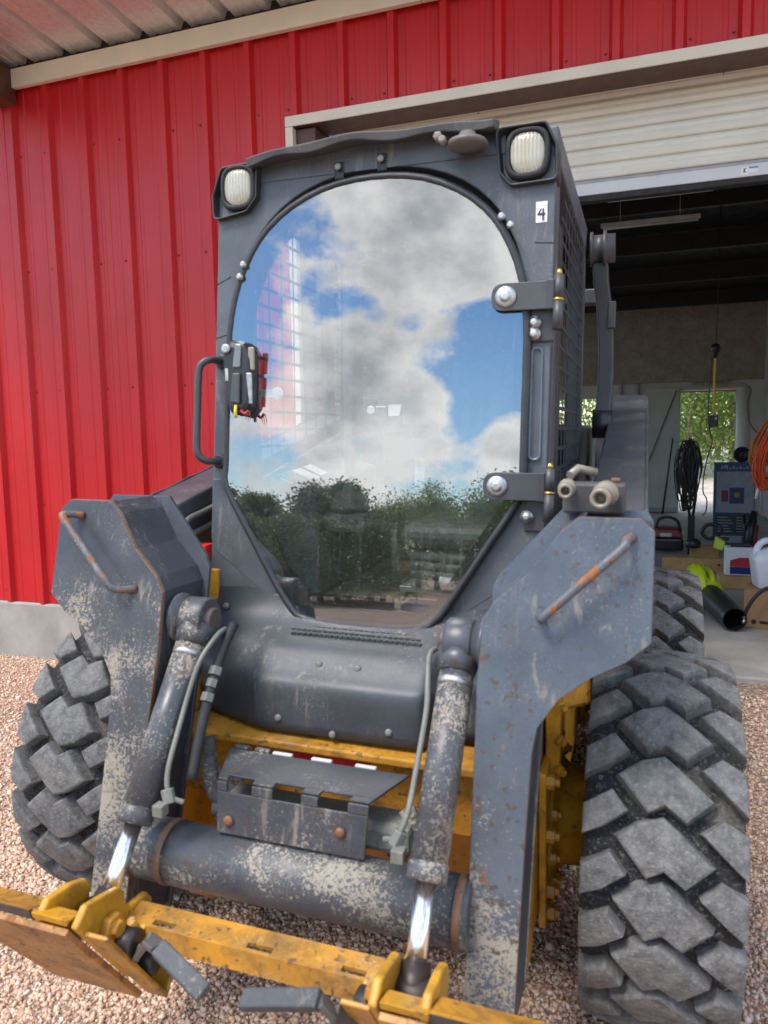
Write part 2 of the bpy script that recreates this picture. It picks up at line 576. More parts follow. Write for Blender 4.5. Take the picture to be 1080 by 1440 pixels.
def foam():
    t = NT('sprayed_foam_wall')
    f = t.noise(7, 7, .7, .5)
    t.set('Base Color', t.mix(t.ramp(f, .3, .7), (.27, .235, .19), (.42, .37, .30))).set('Roughness', .9)
    t.bump(f, .7, .05)
    return t.m
M['foam'] = foam()
M['inner_panel'] = simple('white_inner_panel', (.52, .52, .48), .6, var=.1, scale=4)
M['grey_wall'] = simple('grey_inner_wall', (.34, .34, .32), .7, var=.2, scale=4)

def gravel_ground():
    t = NT('gravel_ground')
    v = t.voro(52)
    v2 = t.voro(23)
    hsv = t.ramp(v.outputs['Color'], .1, .9, (.40, .26, .18), (.68, .52, .40))
    c = t.mix(t.ramp(t.noise(1.1, 4), .35, .7), hsv, (.33, .19, .13), 'MIX')
    c = t.mix(.55, hsv, c)
    c = t.mix(t.ramp(v.outputs['Distance'], .3, .75), c, (.26, .17, .12))
    t.set('Base Color', c).set('Roughness', .95)
    t.bump(t.math('SUBTRACT', 1.0, t.math('ADD', v.outputs['Distance'], t.math('MULTIPLY', v2.outputs['Distance'], .6))), .9, .02)
    return t.m
M['gravel'] = gravel_ground()
def stone_mat():
    t = NT('crushed_stone')
    g = t.n.new('ShaderNodeNewGeometry')
    r = t.n.new('ShaderNodeValToRGB')
    cols = [(0, (.46, .265, .165)), (.2, (.62, .395, .26)), (.45, (.70, .475, .325)), (.6, (.58, .40, .29)), (.8, (.74, .55, .41)), (.95, (.80, .67, .55)), (1, (.54, .44, .36))]
    e = r.color_ramp.elements
    e[0].position, e[0].color = cols[0][0], (*cols[0][1], 1)
    e[1].position, e[1].color = cols[-1][0], (*cols[-1][1], 1)
    for p, c in cols[1:-1]:
        x = e.new(p)
        x.color = (*c, 1)
    t.l.new(g.outputs['Random Per Island'], r.inputs[0])
    c = t.mix(t.math('MULTIPLY', t.ramp(t.noise(90, 4), .4, .7), .3), r.outputs[0], (.46, .31, .23))
    t.set('Base Color', c).set('Roughness', .9)
    return t.m
M['stone'] = stone_mat()
def leaf_mat(name, c0, c1, k=.25):
    t = NT(name)
    g = t.n.new('ShaderNodeNewGeometry')
    c = t.mix(g.outputs['Random Per Island'], c0, c1)
    oi = t.n.new('ShaderNodeObjectInfo')
    c = t.mix(t.math('MULTIPLY', oi.outputs['Random'], .5), c, tuple(x * y for x, y in zip(c1, (1.15, 1.0, .8))))
    t.set('Base Color', c).set('Roughness', .65)
    t.set('Transmission Weight', 0.0)
    tl = t.n.new('ShaderNodeBsdfTranslucent')
    t.l.new(c, tl.inputs[0])
    ms = t.n.new('ShaderNodeMixShader')
    ms.inputs[0].default_value = k
    t.l.new(t.b.outputs[0], ms.inputs[1])
    t.l.new(tl.outputs[0], ms.inputs[2])
    t.l.new(ms.outputs[0], t.n['Material Output'].inputs['Surface'])
    return t.m
M['juniper'] = leaf_mat('juniper_foliage', (.065, .11, .045), (.18, .25, .095))
M['oak'] = leaf_mat('oak_foliage', (.07, .13, .02), (.24, .33, .07), .5)
M['bark'] = simple('bark', (.16, .12, .09), .9, var=.4, scale=14, bump=.6)
M['lime'] = simple('lime_plastic', (.52, .62, .015), .35, var=.08)
M['card'] = simple('cardboard', (.36, .20, .09), .8, var=.1, scale=6)
M['jug'] = simple('white_jug_plastic', (.72, .74, .78), .35, var=.04)
M['wood'] = simple('pine_lumber', (.50, .30, .12), .7, var=.2, scale=9)
M['orange'] = simple('orange_cord', (.75, .10, .02), .5)
M['orange2'] = simple('amber_cord', (.55, .16, .03), .5)
M['yellow_cord'] = simple('yellow_cord', (.75, .48, .02), .45)
M['blue_print'] = simple('blue_carton', (.025, .075, .16), .45, var=.15)
M['grey_print'] = simple('grey_print', (.28, .32, .37), .5, var=.15)
M['dark_print'] = simple('dark_print', (.03, .04, .055), .5)
M['red_dull'] = simple('dark_red_plastic', (.16, .015, .02), .45)
M['purple'] = simple('purple_cone', (.10, .02, .10), .4)
M['tube_lamp'] = simple('unlit_tube_lamp', (.55, .55, .52), .4)

# ================================================================== THE SETTING
def S(t):
    t = np.clip(t, 0, 1)
    return t * t * (3 - 2 * t)
def gh(x, y):
    x, y = np.asarray(x, float), np.asarray(y, float)
    h = .044 * S((.6 - x) / 1.2) * (1 - S((-x - 1.0) / 1.6))
    h = h - .075 * S((-x - 1.3) / 2.2)
    h = h + .125 * S((y - .7) / 1.6) * S((x + 1.7) / .9) * (1 - S((y - 13) / 2))
    return h
gx = np.concatenate([[-900, -300, -120, -60, -30, -15, -9], np.arange(-6, 6.01, .2), [9, 15, 30, 60, 120, 300, 900]])
gy = np.concatenate([[-900, -300, -120, -60, -30, -15, -7], np.arange(-4, 4.01, .2), [8, 12.5, 13, 14, 15, 22, 60, 150, 400, 900]])
GX, GY = np.meshgrid(gx, gy)
und = .012 * np.sin(GX * 2.3 + 1) * np.cos(GY * 1.9) * (np.abs(GX) < 6) * (np.abs(GY) < 4)
GZ = gh(GX, GY) + und - .012
nx, ny = len(gx), len(gy)
mb = MB()
mb.add(np.stack([GX, GY, GZ], -1).reshape(-1, 3).tolist(), [(j * nx + i, j * nx + i + 1, (j + 1) * nx + i + 1, (j + 1) * nx + i) for j in range(ny - 1) for i in range(nx - 1)], True)
ground = mb.build('ground', M['gravel'])
tag(ground, 'tan and reddish crushed gravel ground around the loader', 'ground', kind='structure')

# loose crushed stone lying on it
def stones(n, x0, x1, y0, y1, smin, smax):
    base = np.array([(-1, -1, -1), (1, -1, -1), (1, 1, -1), (-1, 1, -1), (-1, -1, 1), (1, -1, 1), (1, 1, 1), (-1, 1, 1)], float) * .5
    fc = np.array([(0, 3, 2, 1), (4, 5, 6, 7), (0, 1, 5, 4), (1, 2, 6, 5), (2, 3, 7, 6), (3, 0, 4, 7)])
    px, py = rng.uniform(x0, x1, n), rng.uniform(y0, y1, n)
    keep = ~((py > 2.2) & (px > -1.3)) & ~(py > 2.22)
    px, py = px[keep], py[keep]
    n = len(px)
    s = smin + (smax - smin) * rng.random(n) ** 2.6
    V = np.repeat(base[None], n, 0) * (1 + rng.uniform(-.38, .38, (n, 8, 3)))
    V *= (s[:, None] * rng.uniform(.62, 1.25, (n, 3)))[:, None, :]
    q = rng.normal(size=(n, 4))
    q /= np.linalg.norm(q, axis=1)[:, None]
    w, a, b, c = q.T
    Rm = np.stack([np.stack([1 - 2 * (b * b + c * c), 2 * (a * b - c * w), 2 * (a * c + b * w)], -1), np.stack([2 * (a * b + c * w), 1 - 2 * (a * a + c * c), 2 * (b * c - a * w)], -1), np.stack([2 * (a * c - b * w), 2 * (b * c + a * w), 1 - 2 * (a * a + b * b)], -1)], 1)
    V = np.einsum('nij,nkj->nki', Rm, V)
    z = gh(px, py) + .012 * np.sin(px * 2.3 + 1) * np.cos(py * 1.9) - .012
    V += np.stack([px, py, z + s * rng.uniform(.05, .38, n)], -1)[:, None, :]
    F = (fc[None] + (np.arange(n) * 8)[:, None, None]).reshape(-1, 4)
    return V.reshape(-1, 3), F
def np_mesh(name, V, F, mat):
    me = bpy.data.meshes.new(name)
    me.vertices.add(len(V))
    me.vertices.foreach_set('co', V.astype(np.float32).ravel())
    k = F.shape[1]
    me.loops.add(F.size)
    me.loops.foreach_set('vertex_index', F.astype(np.int32).ravel())
    me.polygons.add(len(F))
    me.polygons.foreach_set('loop_start', np.arange(0, F.size, k, dtype=np.int32))
    me.polygons.foreach_set('loop_total', np.full(len(F), k, dtype=np.int32))
    me.update(calc_edges=True)
    me.validate()
    me.materials.append(mat)
    return me
parts = [stones(110000, -4.6, 2.4, -1.1, 2.3, .0045, .0140), stones(95000, -1.7, 2.2, -1.1, .7, .0035, .0120), stones(900, -4.6, 2.4, -1.1, 2.3, .012, .024)]
Vs, Fs, o = [], [], 0
for v, f in parts:
    Vs.append(v); Fs.append(f + o); o += len(v)
go = bpy.data.objects.new('gravel_stones', np_mesh('gravel_stones', np.concatenate(Vs), np.concatenate(Fs), M['stone']))
COL.objects.link(go)
tag(go, 'loose reddish tan crushed stones lying over the ground', 'gravel', kind='stuff')

# concrete floor of the garage
WY = 2.3
mb = MB()
mb.box((-6, 2.38, -.2), (2.49, 11.2, .15))
fl = mb.build('floor', M['slab'], bevel=.012)
tag(fl, 'bare grey concrete floor slab inside the garage', 'floor', kind='structure')
# pale gravel yard behind the garage
mb = MB()
mb.add([(-12, 11.25, .135), (14, 11.25, .135), (14, 40, .4), (-12, 40, .4)], [(0, 1, 2, 3)])
yard = mb.build('yard', simple('pale_yard_gravel', (.46, .41, .34), .9, var=.35, scale=3, bump=.5))
tag(yard, 'pale gravel yard behind the back doorway', 'yard', kind='structure')

# ------------------------------------------------------------------ garage building
B = empty('garage_building', (0, WY, 0))
tag(B, 'red ribbed metal garage with beige trim behind the loader', 'garage')
BO = (0, -WY, 0)
def bpart(mb, name, mat, bevel=0, parent=None, **k):
    mb.v = [(p[0], p[1] - WY, p[2]) for p in mb.v]
    return mb.build(name, mat, parent or B, bevel=bevel, **k)
MOD = [(-.1525, 0), (-.108, 0), (-.101, .0032), (-.083, .0032), (-.076, 0), (-.036, 0), (-.018, .034), (.018, .034), (.036, 0), (.076, 0), (.083, .0032), (.101, .0032), (.108, 0), (.1525, 0)]
def profile(x0, mods):
    pts = []
    for k in range(mods):
        for (dx, d) in MOD[:-1]:
            pts.append((x0 + .1525 + .305 * k + dx, d))
    pts.append((x0 + .305 * mods, 0))
    return pts
def clip(pts, a, b):
    out = []
    for i, (x, d) in enumerate(pts):
        if a <= x <= b:
            out.append((x, d))
        if i + 1 < len(pts):
            x2, d2 = pts[i + 1]
            for c in (a, b):
                if min(x, x2) < c < max(x, x2):
                    t = (c - x) / (x2 - x)
                    out.append((c, d + t * (d2 - d)))
    return out
def wall_sheet(xa, xb, z0, z1):
    k = math.floor((xa + .65 + .1525) / .915)
    x0 = -.65 - .1525 + .915 * k
    while x0 < xb:
        pr = clip(profile(x0, 3), xa, xb)
        if len(pr) > 3:
            n = len(pr)
            mb = MB()
            off = .0015 * (k % 2)
            vs = [(x, WY - d - off, z0) for x, d in pr] + [(x, WY - d - off, z1) for x, d in pr]
            vs += [(x, WY + .012 - d - off, z0) for x, d in pr] + [(x, WY + .012 - d - off, z1) for x, d in pr]
            fs = [(i, i + 1, n + i + 1, n + i) for i in range(n - 1)] + [(2 * n + i, 3 * n + i, 3 * n + i + 1, 2 * n + i + 1) for i in range(n - 1)]
            fs += [(i, 2 * n + i, 2 * n + i + 1, i + 1) for i in range(n - 1)]
            fs += [(0, n, 3 * n, 2 * n), (n - 1, 3 * n - 1, 4 * n - 1, 2 * n - 1)]
            mb.add(vs, fs)
            bpart(mb, 'wall_panel', M['red'])
        x0 += .915
        k += 1
wall_sheet(-7.2, -1.285, .323, 3.985)
wall_sheet(-1.285, 2.405, 3.375, 3.985)
wall_sheet(2.405, 4.5, .323, 3.985)
mb = MB(); mb.box((2.405, WY - .035, -.4), (4.5, WY + .22, .318)); bpart(mb, 'foundation', M['concrete'], .012)
mb = MB(); mb.box((2.415, WY + .02, .318), (4.5, WY + .18, 3.399)); bpart(mb, 'inner_lining', M['grey_wall'])
mb = MB(); mb.box((2.388, WY - .045, .10), (2.438, WY + .05, 3.334)); bpart(mb, 'jamb_trim', M['beige'], .004)
mb = MB(); mb.box((2.27, WY + .0, .15), (2.387, WY + .20, 3.33)); bpart(mb, 'jamb_column', M['brown'], .004)
mb = MB(); mb.box((-7.2, WY - .03, 3.9865), (4.5, WY + .012, 4.4)); bpart(mb, 'eave_gap_shade', M['black_matte'])  # black strip added behind the soffit rib gaps to stand for their shade
# fasteners: rows of small red screw heads
mb = MB()
for zr in (.40, 1.05, 1.85, 2.68, 3.45):
    for k in range(-20, 17):
        xs = -.65 + .305 * k + (.052 if k % 2 else -.052)
        if -7.1 < xs < -1.4 or (zr > 3.4 and xs < 4.4) or 2.5 < xs < 4.4:
            mb.lathe([(.0075, 0), (.0065, .004), (.0045, .007)], 6, axis_mat((xs, WY - .001, zr + .006 * math.sin(k * 3.1)), (0, -1, 0)))
scr = bpart(mb, 'screw_heads', simple('screw_heads', (.16, .012, .016), .4))
scr['kind'] = 'stuff'
# concrete stem wall
mb = MB(); mb.box((-7.2, WY - .035, -.4), (-1.285, WY + .22, .318)); bpart(mb, 'foundation', M['concrete'], .012)
mb = MB(); mb.box((-7.2, WY + .02, .318), (-1.30, WY + .18, 4.3)); bpart(mb, 'inner_lining', M['grey_wall'])
mb = MB(); mb.box((-1.30, WY + .02, 3.40), (4.5, WY + .18, 4.3)); bpart(mb, 'header_lining', M['grey_wall'])
# opening trim
mb = MB()
mb.box((-1.318, WY - .045, .10), (-1.268, WY + .05, 3.334))
bpart(mb, 'jamb_trim', M['beige'], .004)
mb = MB()
mb.box((-1.318, WY - .047, 3.3345), (2.438, WY - .036, 3.395))
bpart(mb, 'head_trim', M['beige'], .004)
# brown steel around the opening
mb = MB(); mb.box((-1.267, WY + .0, .15), (-1.14, WY + .20, 3.33)); bpart(mb, 'jamb_column', M['brown'], .004)
mb = MB(); mb.box((-1.266, WY - .0355, 3.338), (2.387, WY + .178, 3.374)); bpart(mb, 'header_beam', M['brown'], .003)
mb = MB(); mb.box((-1.139, WY + .180, 3.346), (2.269, WY + .215, 3.39)); bpart(mb, 'header_angle', M['beige'], .003)
for xx in (-.2, 1.1):
    mb = MB(); mb.box((xx, WY + .181, 3.342), (xx + .004, WY + .214, 3.345)); bpart(mb, 'angle_joint', M['brown'])
# roller door, nearly fully raised
RD = empty('roller_door', (0, .262, 2.82), parent=B)
def rpart(mb, name, mat, bevel=0):
    mb.v = [(p[0], p[1] - WY - .262, p[2] - 2.82) for p in mb.v]
    return mb.build(name, mat, RD, bevel=bevel)
yc = WY + .262
z = 2.905
for k in range(6):
    h = .0845
    pr = [(0, .010), (.004, .010), (.006, -.002), (.012, -.008), (.030, -.014), (.044, -.010), (.050, -.006), (.056, -.010), (.068, -.011), (.0785, -.004), (.0805, .010), (.0838, .010)]
    vs, fs = [], []
    for (dz, dy) in pr:
        vs += [(-1.12, yc + dy, z + dz), (2.262, yc + dy, z + dz)]
    m = len(pr)
    for (dz, dy) in pr:
        vs += [(-1.12, yc + dy + .003, z + dz), (2.262, yc + dy + .003, z + dz)]
    for i in range(m - 1):
        fs += [(2 * i, 2 * i + 1, 2 * i + 3, 2 * i + 2), (2 * m + 2 * i, 2 * m + 2 * i + 2, 2 * m + 2 * i + 3, 2 * m + 2 * i + 1)]
    fs += [(0, 2 * m, 2 * m + 1, 1), (2 * m - 2, 2 * m - 1, 4 * m - 1, 4 * m - 2)]
    mb = MB(); mb.add(vs, fs, False)
    rpart(mb, 'slat', M['curtain'])
    z += .0845
mb = MB(); mb.box((-1.12, yc - .02, 2.822), (2.262, yc + .02, 2.886)); rpart(mb, 'bottom_bar', M['bar_white'], .004)
mb = MB(); mb.box((-1.12, yc - .010, 2.8865), (2.262, yc + .014, 2.9035)); rpart(mb, 'bar_rail', simple('bar_rail_metal', (.33, .33, .32), .4))
mb = MB(); mb.box((-1.12, yc - .012, 2.79), (2.262, yc + .05, 2.8215)); rpart(mb, 'rubber_seal', M['black_matte'], .004)
mb = MB(); mb.tube([(-1.12, yc + .20, 3.62), (2.262, yc + .20, 3.62)], .215, 24); rpart(mb, 'curtain_roll', M['curtain'])
# maker's sticker on the bottom bar
mb = MB(); mb.box((1.203, yc - .0225, 2.830), (1.238, yc - .0205, 2.871)); rpart(mb, 'sticker', M['white_paint'])
mb = MB(); mb.box((1.24, yc - .0225, 2.840), (1.285, yc - .0205, 2.868)); rpart(mb, 'sticker', M['white_paint'])
mb = MB(); mb.box((1.241, yc - .0238, 2.860), (1.284, yc - .0227, 2.868)); rpart(mb, 'sticker_stripe', simple('blue_stripe', (.03, .25, .5), .4))
mb = MB()
mb.box((1.215, yc - .0238, 2.842), (1.219, yc - .0227, 2.866))
mb.add([(1.219, yc - .0236, 2.853), (1.230, yc - .0236, 2.866), (1.226, yc - .0236, 2.866), (1.217, yc - .0236, 2.856)], [(0, 1, 2, 3)])
mb.add([(1.219, yc - .0236, 2.853), (1.231, yc - .0236, 2.842), (1.227, yc - .0236, 2.842), (1.217, yc - .0236, 2.851)], [(3, 2, 1, 0)])
rpart(mb, 'sticker_letter', M['ink'])
# canopy over the apron: corrugated galvalume soffit
CA = empty('canopy', (0, 0, 4.0), parent=B)
def cpart(mb, name, mat, bevel=0):
    mb.v = [(p[0], p[1] - WY, p[2] - 4.0) for p in mb.v]
    return mb.build(name, mat, CA, bevel=bevel)
CY0 = .95
for j in range(-4, 5):
    x0 = -.60 + .915 * j
    pr = profile(x0, 3)
    n = len(pr)
    zc = lambda y: 4.02 + .05 * (WY - y)
    off = .002 * (j % 2)
    vs = [(x, WY - .005, zc(WY) + d * 1.25 + off) for x, d in pr] + [(x, CY0, zc(CY0) + d * 1.25 + off) for x, d in pr]
    vs += [(x, WY - .005, zc(WY) + d * 1.25 + off + .003) for x, d in pr] + [(x, CY0, zc(CY0) + d * 1.25 + off + .003) for x, d in pr]
    fs = [(i, i + 1, n + i + 1, n + i) for i in range(n - 1)] + [(2 * n + i, 3 * n + i, 3 * n + i + 1, 2 * n + i + 1) for i in range(n - 1)]
    mb = MB(); mb.add(vs, fs)
    cpart(mb, 'soffit_panel', M['galv'])
mb = MB(); mb.box((-3.32, WY - .075, 3.868), (-.46, WY - .036, 3.988)); cpart(mb, 'eave_trim', M['beige'], .004)
mb = MB(); mb.box((-.458, WY - .073, 3.868), (4.5, WY - .036, 3.988)); cpart(mb, 'eave_trim', M['beige'], .004)
mb = MB()
mb.box((-3.52, .95, 3.775), (-3.322, WY - .037, 3.99))
cpart(mb, 'canopy_beam', M['brown'], .002)
# inside shell
mb = MB(); mb.box((2.5, WY + .2, .15), (2.65, 11.0, 4.3)); bpart(mb, 'side_wall', M['grey_wall'])
YB = 11.0
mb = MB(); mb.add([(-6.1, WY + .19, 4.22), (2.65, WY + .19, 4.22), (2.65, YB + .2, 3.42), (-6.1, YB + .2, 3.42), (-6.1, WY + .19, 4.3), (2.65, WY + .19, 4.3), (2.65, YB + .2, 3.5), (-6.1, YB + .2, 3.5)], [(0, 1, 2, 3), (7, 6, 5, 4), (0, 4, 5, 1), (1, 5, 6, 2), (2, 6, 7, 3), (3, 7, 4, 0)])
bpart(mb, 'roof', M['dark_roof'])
for yy in (3.6, 4.9, 6.2, 7.5, 8.8, 10.1):
    zr = 4.22 - (yy - WY) / (YB - WY) * .8
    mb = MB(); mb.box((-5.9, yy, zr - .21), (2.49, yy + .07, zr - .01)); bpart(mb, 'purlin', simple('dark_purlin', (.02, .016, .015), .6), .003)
# rear wall round its doorway and window
DX0, DX1, DZ = 1.30, 2.13, 2.14
def bw(x0, x1, z0, z1, name, mat, y0=YB, y1=YB + .15):
    mb = MB(); mb.box((x0, y0, z0), (x1, y1, z1)); bpart(mb, name, mat)
bw(-5.95, -.60, .15, 2.24, 'rear_wall', M['inner_panel'])
bw(-.599, .20, .15, 1.42, 'rear_wall', M['inner_panel'])
bw(-.599, .20, 2.02, 2.24, 'rear_wall', M['inner_panel'])
bw(.201, DX0, .15, 2.24, 'rear_wall', M['inner_panel'])
bw(DX0 + .001, DX1 - .001, DZ, 2.24, 'rear_wall', M['inner_panel'])
bw(DX1, 2.499, .15, 2.24, 'rear_wall', M['inner_panel'])
bw(-5.95, 2.499, 2.241, 3.5, 'foam_wall', M['foam'], YB - .06, YB + .15)
bw(-.599, .20, 1.70, 1.72, 'window_rail', M['inner_panel'], YB + .05, YB + .08)
# perforated studs
for xs in (.36, .62):
    mb = MB(); mb.box((xs, YB - .03, .16), (xs + .04, YB - .001, 2.23)); bpart(mb, 'stud', simple('zinc_stud', (.35, .36, .36), .4, .6))
# doorway frame and threshold
mb = MB(); mb.box((DX0 - .04, YB - .03, .152), (DX0, YB + .17, DZ)); mb.box((DX1, YB - .03, .152), (DX1 + .04, YB + .17, DZ)); mb.box((DX0, YB - .025, DZ - .04), (DX1, YB + .17, DZ - .001))
bpart(mb, 'doorway_frame', M['inner_panel'], .003)
mb = MB(); mb.box((DX0, YB + .172, DZ - .06), (DX1, YB + .19, DZ)); bpart(mb, 'drip_edge', M['red'])
# board over the doorway with stencilled words
mb = MB(); mb.box((1.45, YB - .085, 2.175), (1.97, YB - .062, 2.265)); bd = bpart(mb, 'lettered_board', simple('grey_board', (.33, .32, .29), .7), .002)
lettering('board_lettering', 'TOP OF THIS WALL', .055, M['ink'], bd, (1.47, YB - WY - .0865, 2.20), (R(90), 0, 0))
# white door leaf, folded flat against the rear wall, with its diagonal brace
DL = empty('door_leaf', (.78, YB - WY - .05, .16), parent=B)
mb = MB(); mb.box((0, -.02, 0), (.50, .02, 1.99)); mb.build('leaf_panel', M['inner_panel'], DL, .003)
mb = MB(); mb.tube([(.03, -.028, .75), (.46, -.028, 1.95)], .006, 6); mb.build('brace_wire', M['black'], DL)
mb = MB(); mb.box((-.0, -.03, .0), (.50, -.021, .07)); mb.build('kick_rail', M['grey_wall'], DL, .002)

# ================================================================== THE LOADER
TH = R(1.1)
piv = Vector((.765, 0, 0))
Ry = Matrix.Rotation(TH, 3, 'Y')
L = empty('skid_steer_loader', piv - Ry @ piv, (0, TH, 0))
tag(L, 'dirty grey and yellow skid steer loader with glass cab door, facing the camera', 'loader')

# ---------------- wheels
WR, WW, NB = .46, .335, 22
PITCHB = 2 * math.pi * WR / NB
def tyre_profile():
    pr = []
    hw = WW / 2
    pts = [(.24, -.105), (.262, -.135), (.31, -.162), (.37, -.167), (.405, -.160), (.417, -.138), (.421, -.09), (.423, 0)]
    pts = pts + [(r, -h) for r, h in reversed(pts[:-1])]
    return pts
def block_mesh(name, poly):
    # poly in (t across, s around); wrapped on the crowned tread
    P = []
    m = len(poly)
    for i in range(m):
        a, b = Vector(poly[i]), Vector(poly[(i + 1) % m])
        k = 3 if (b - a).length > .06 else 2
        for j in range(k):
            P.append(a.lerp(b, j / k))
    c = sum(P, Vector((0, 0))) / len(P)
    def ring(sc, dr, wob=0):
        out = []
        for q in P:
            d = (q - c)
            w = c + d * sc
            t, s = w
            t = max(-.1675, min(.1675, t))
            r = WR - .020 * (abs(t) / .168) ** 2.6 - dr
            th = s / WR
            out.append((t, -r * math.cos(th), r * math.sin(th)))
        return out
    mb = MB()
    rings = [ring(1.05, .046), ring(.99, .022), ring(.965, .009), ring(.93, .003), ring(.86, .0005), ring(.5, -.001)]
    mb.ring(rings, smooth=False)
    n = len(P)
    t, s = c
    r = WR - .020 * (abs(t) / .168) ** 2.6
    th = s / WR
    o = len(mb.v)
    mb.v.append((t, -r * math.cos(th), r * math.sin(th)))
    b0 = o - n
    for i in range(n):
        mb.f.append((b0 + i, b0 + (i + 1) % n, o))
        mb.sm.append(False)
    me = mb.mesh(name)
    me.materials.append(M['tread'])
    return me
CEN = [(-.100, -.050), (-.050, -.012), (0, .004), (.030, -.020), (.104, -.086), (.046, -.138), (.002, -.108), (-.034, -.128)]
LEF = [(-.168, .010), (-.105, .050), (-.070, .006), (-.122, -.036), (-.168, -.060)]
RIG = [(.072, -.020), (.116, .016), (.168, -.010), (.168, -.108), (.132, -.076)]
bmeshes = [block_mesh('tread_block', p) for p in (CEN, LEF, RIG)]
rim_m = worn_paint('rim_paint', (.50, .26, .02), .35, .5, .45, off=3.3)
def make_wheel(first=None):
    w = MB()
    Mx = Matrix.Rotation(R(90), 4, 'Y')
    w.lathe([(.236, -.128), (.246, -.132), (.246, -.118), (.215, -.095), (.205, 0), (.215, .095), (.246, .118), (.246, .132), (.236, .128), (.19, .08), (.05, .06), (.05, -.02), (.18, -.02), (.19, -.08)], 36, Mx, closed=True)
    wo = w.build('wheel', rim_m, L)
    ty = MB()
    ty.lathe(tyre_profile(), 64, Mx, closed=False)
    ty.f = ty.f[:-2]; ty.sm = ty.sm[:-2]
    ty.build('tyre', M['tyre'], wo)
    for k in range(NB):
        for i, me in enumerate(bmeshes):
            o = bpy.data.objects.new('tread_block', me)
            COL.objects.link(o)
            o.parent = wo
            o.rotation_euler = (-2 * math.pi * k / NB, 0, 0)
    hb = MB()
    hb.lathe([(.075, .02), (.075, .07), (.05, .085)], 20, Mx)
    hb.build('hub', M['yellow'], wo)
    return wo
w0 = make_wheel()
w0.location = (.768, 0, .46)
w0.rotation_euler = (R(3), 0, 0)
for (x, y, rz, rx) in ((.768, 1.2, 0, 11), (-.782, 0, 180, 4), (-.772, 1.2, 180, 8)):
    c = copy_tree(w0, L)
    c.location = (x, y, .46 + (.012 if y > 1 else .022 if x < 0 else 0))
    c.rotation_euler = (R(rx), 0, R(rz))

# ---------------- yellow main frame
mb = MB()
mb.box((-.44, -.20, .34), (.44, 1.9, .74))
frame = mb.build('main_frame', M['yellow'], L, .01)
for s in (1, -1):
    mb = MB()
    mb.box((s * .441, -.36, .30), (s * .492, 1.75, .80))
    mb.build('chain_case', M['yellow'], frame, .008)
    mb = MB()
    mb.prism([(s * .475, -.50, .32), (s * .475, -.47, .78), (s * .475, -.35, .78), (s * .475, -.35, .30)], [(s * .497, -.50, .32), (s * .497, -.47, .78), (s * .497, -.35, .78), (s * .497, -.35, .30)])
    mb.build('front_gusset', M['yellow'], frame, .004)
    for yy in (0, 1.2):
        mb = MB()
        mb.lathe([(.205, 0), (.205, .022), (.15, .026), (.13, .05), (.125, .11), (.10, .115)], 32, axis_mat((s * .492, yy, .46), (s, 0, 0)))
        mb.build('axle_housing', M['yellow'], frame)
        for k in range(10):
            a = 2 * math.pi * k / 10 + .2
            mb = MB()
            mb.lathe([(.016, 0), (.016, .014), (.009, .016), (.009, .024)], 6, axis_mat((s * .514, yy + .178 * math.cos(a), .46 + .178 * math.sin(a)), (s, 0, 0)), smooth=False)
            mb.build('axle_bolt', M['yellow'], frame)
    # bolted bracket above the axle
    mb = MB()
    mb.prism([(s * .50, -.26, .96), (s * .50, -.18, .96), (s * .50, -.13, .66), (s * .50, -.19, .63)], [(s * .535, -.26, .96), (s * .535, -.18, .96), (s * .535, -.13, .66), (s * .535, -.19, .63)])
    mb.build('motor_bracket', M['yellow'], frame, .004)
    for zz in (.67, .75, .84, .92):
        mb = MB()
        mb.lathe([(.014, 0), (.014, .013), (.008, .014), (.008, .024)], 6, axis_mat((s * .53, -.20 - .1 * (zz - .66), zz), (s * .7, -.7, 0)), smooth=False)
        mb.build('bracket_bolt', M['yellow'], frame)
    mb = MB()
    mb.prism([(s * .494, -.30, .70), (s * .494, -.05, .70), (s * .494, .18, .62), (s * .494, .10, .26), (s * .494, -.22, .26)], [(s * .512, -.30, .70), (s * .512, -.05, .70), (s * .512, .18, .62), (s * .512, .10, .26), (s * .512, -.22, .26)])
    mb.build('cover_plate', M['yellow'], frame, .004)
    for (yy, zz) in ((-.27, .67), (-.24, .52), (-.21, .36), (-.19, .29)):
        mb = MB()
        mb.lathe([(.018, 0), (.018, .018), (.010, .019), (.010, .03)], 6, axis_mat((s * .512, yy, zz), (s, 0, 0)), smooth=False)
        mb.build('cover_bolt', M['yellow'], frame)
# body side under the cab, yellow uprights beside the cab
for s in (1, -1):
    mb = MB()
    mb.prism([(s * .44, -.13, .76), (s * .445, -.05, 1.12), (s * .445, 1.75, 1.16), (s * .44, 1.75, .76)], [(s * .60, -.11, .81), (s * .585, -.04, 1.115), (s * .585, 1.75, 1.155), (s * .60, 1.75, .81)])
    mb.build('side_fender', M['yellow'], frame, .01)
    mb = MB()
    mb.box((s * .445, -.145, .80), (s * .475, -.115, 1.10))
    mb.build('fender_flange', M['yellow'], frame, .004)
mb = MB()
mb.box((-.545, -.125, 1.128), (-.495, -.075, 1.165))
mb.build('reflector', M['red_reflector'], frame, .003)
# engine hood and tail
mb = MB()
mb.box((-.46, 1.02, 1.14), (.46, 2.05, 1.52)); mb.box((-.47, 1.76, .30), (.47, 2.12, 1.14))
mb.build('engine_hood', M['cab'], L, .03, 3)
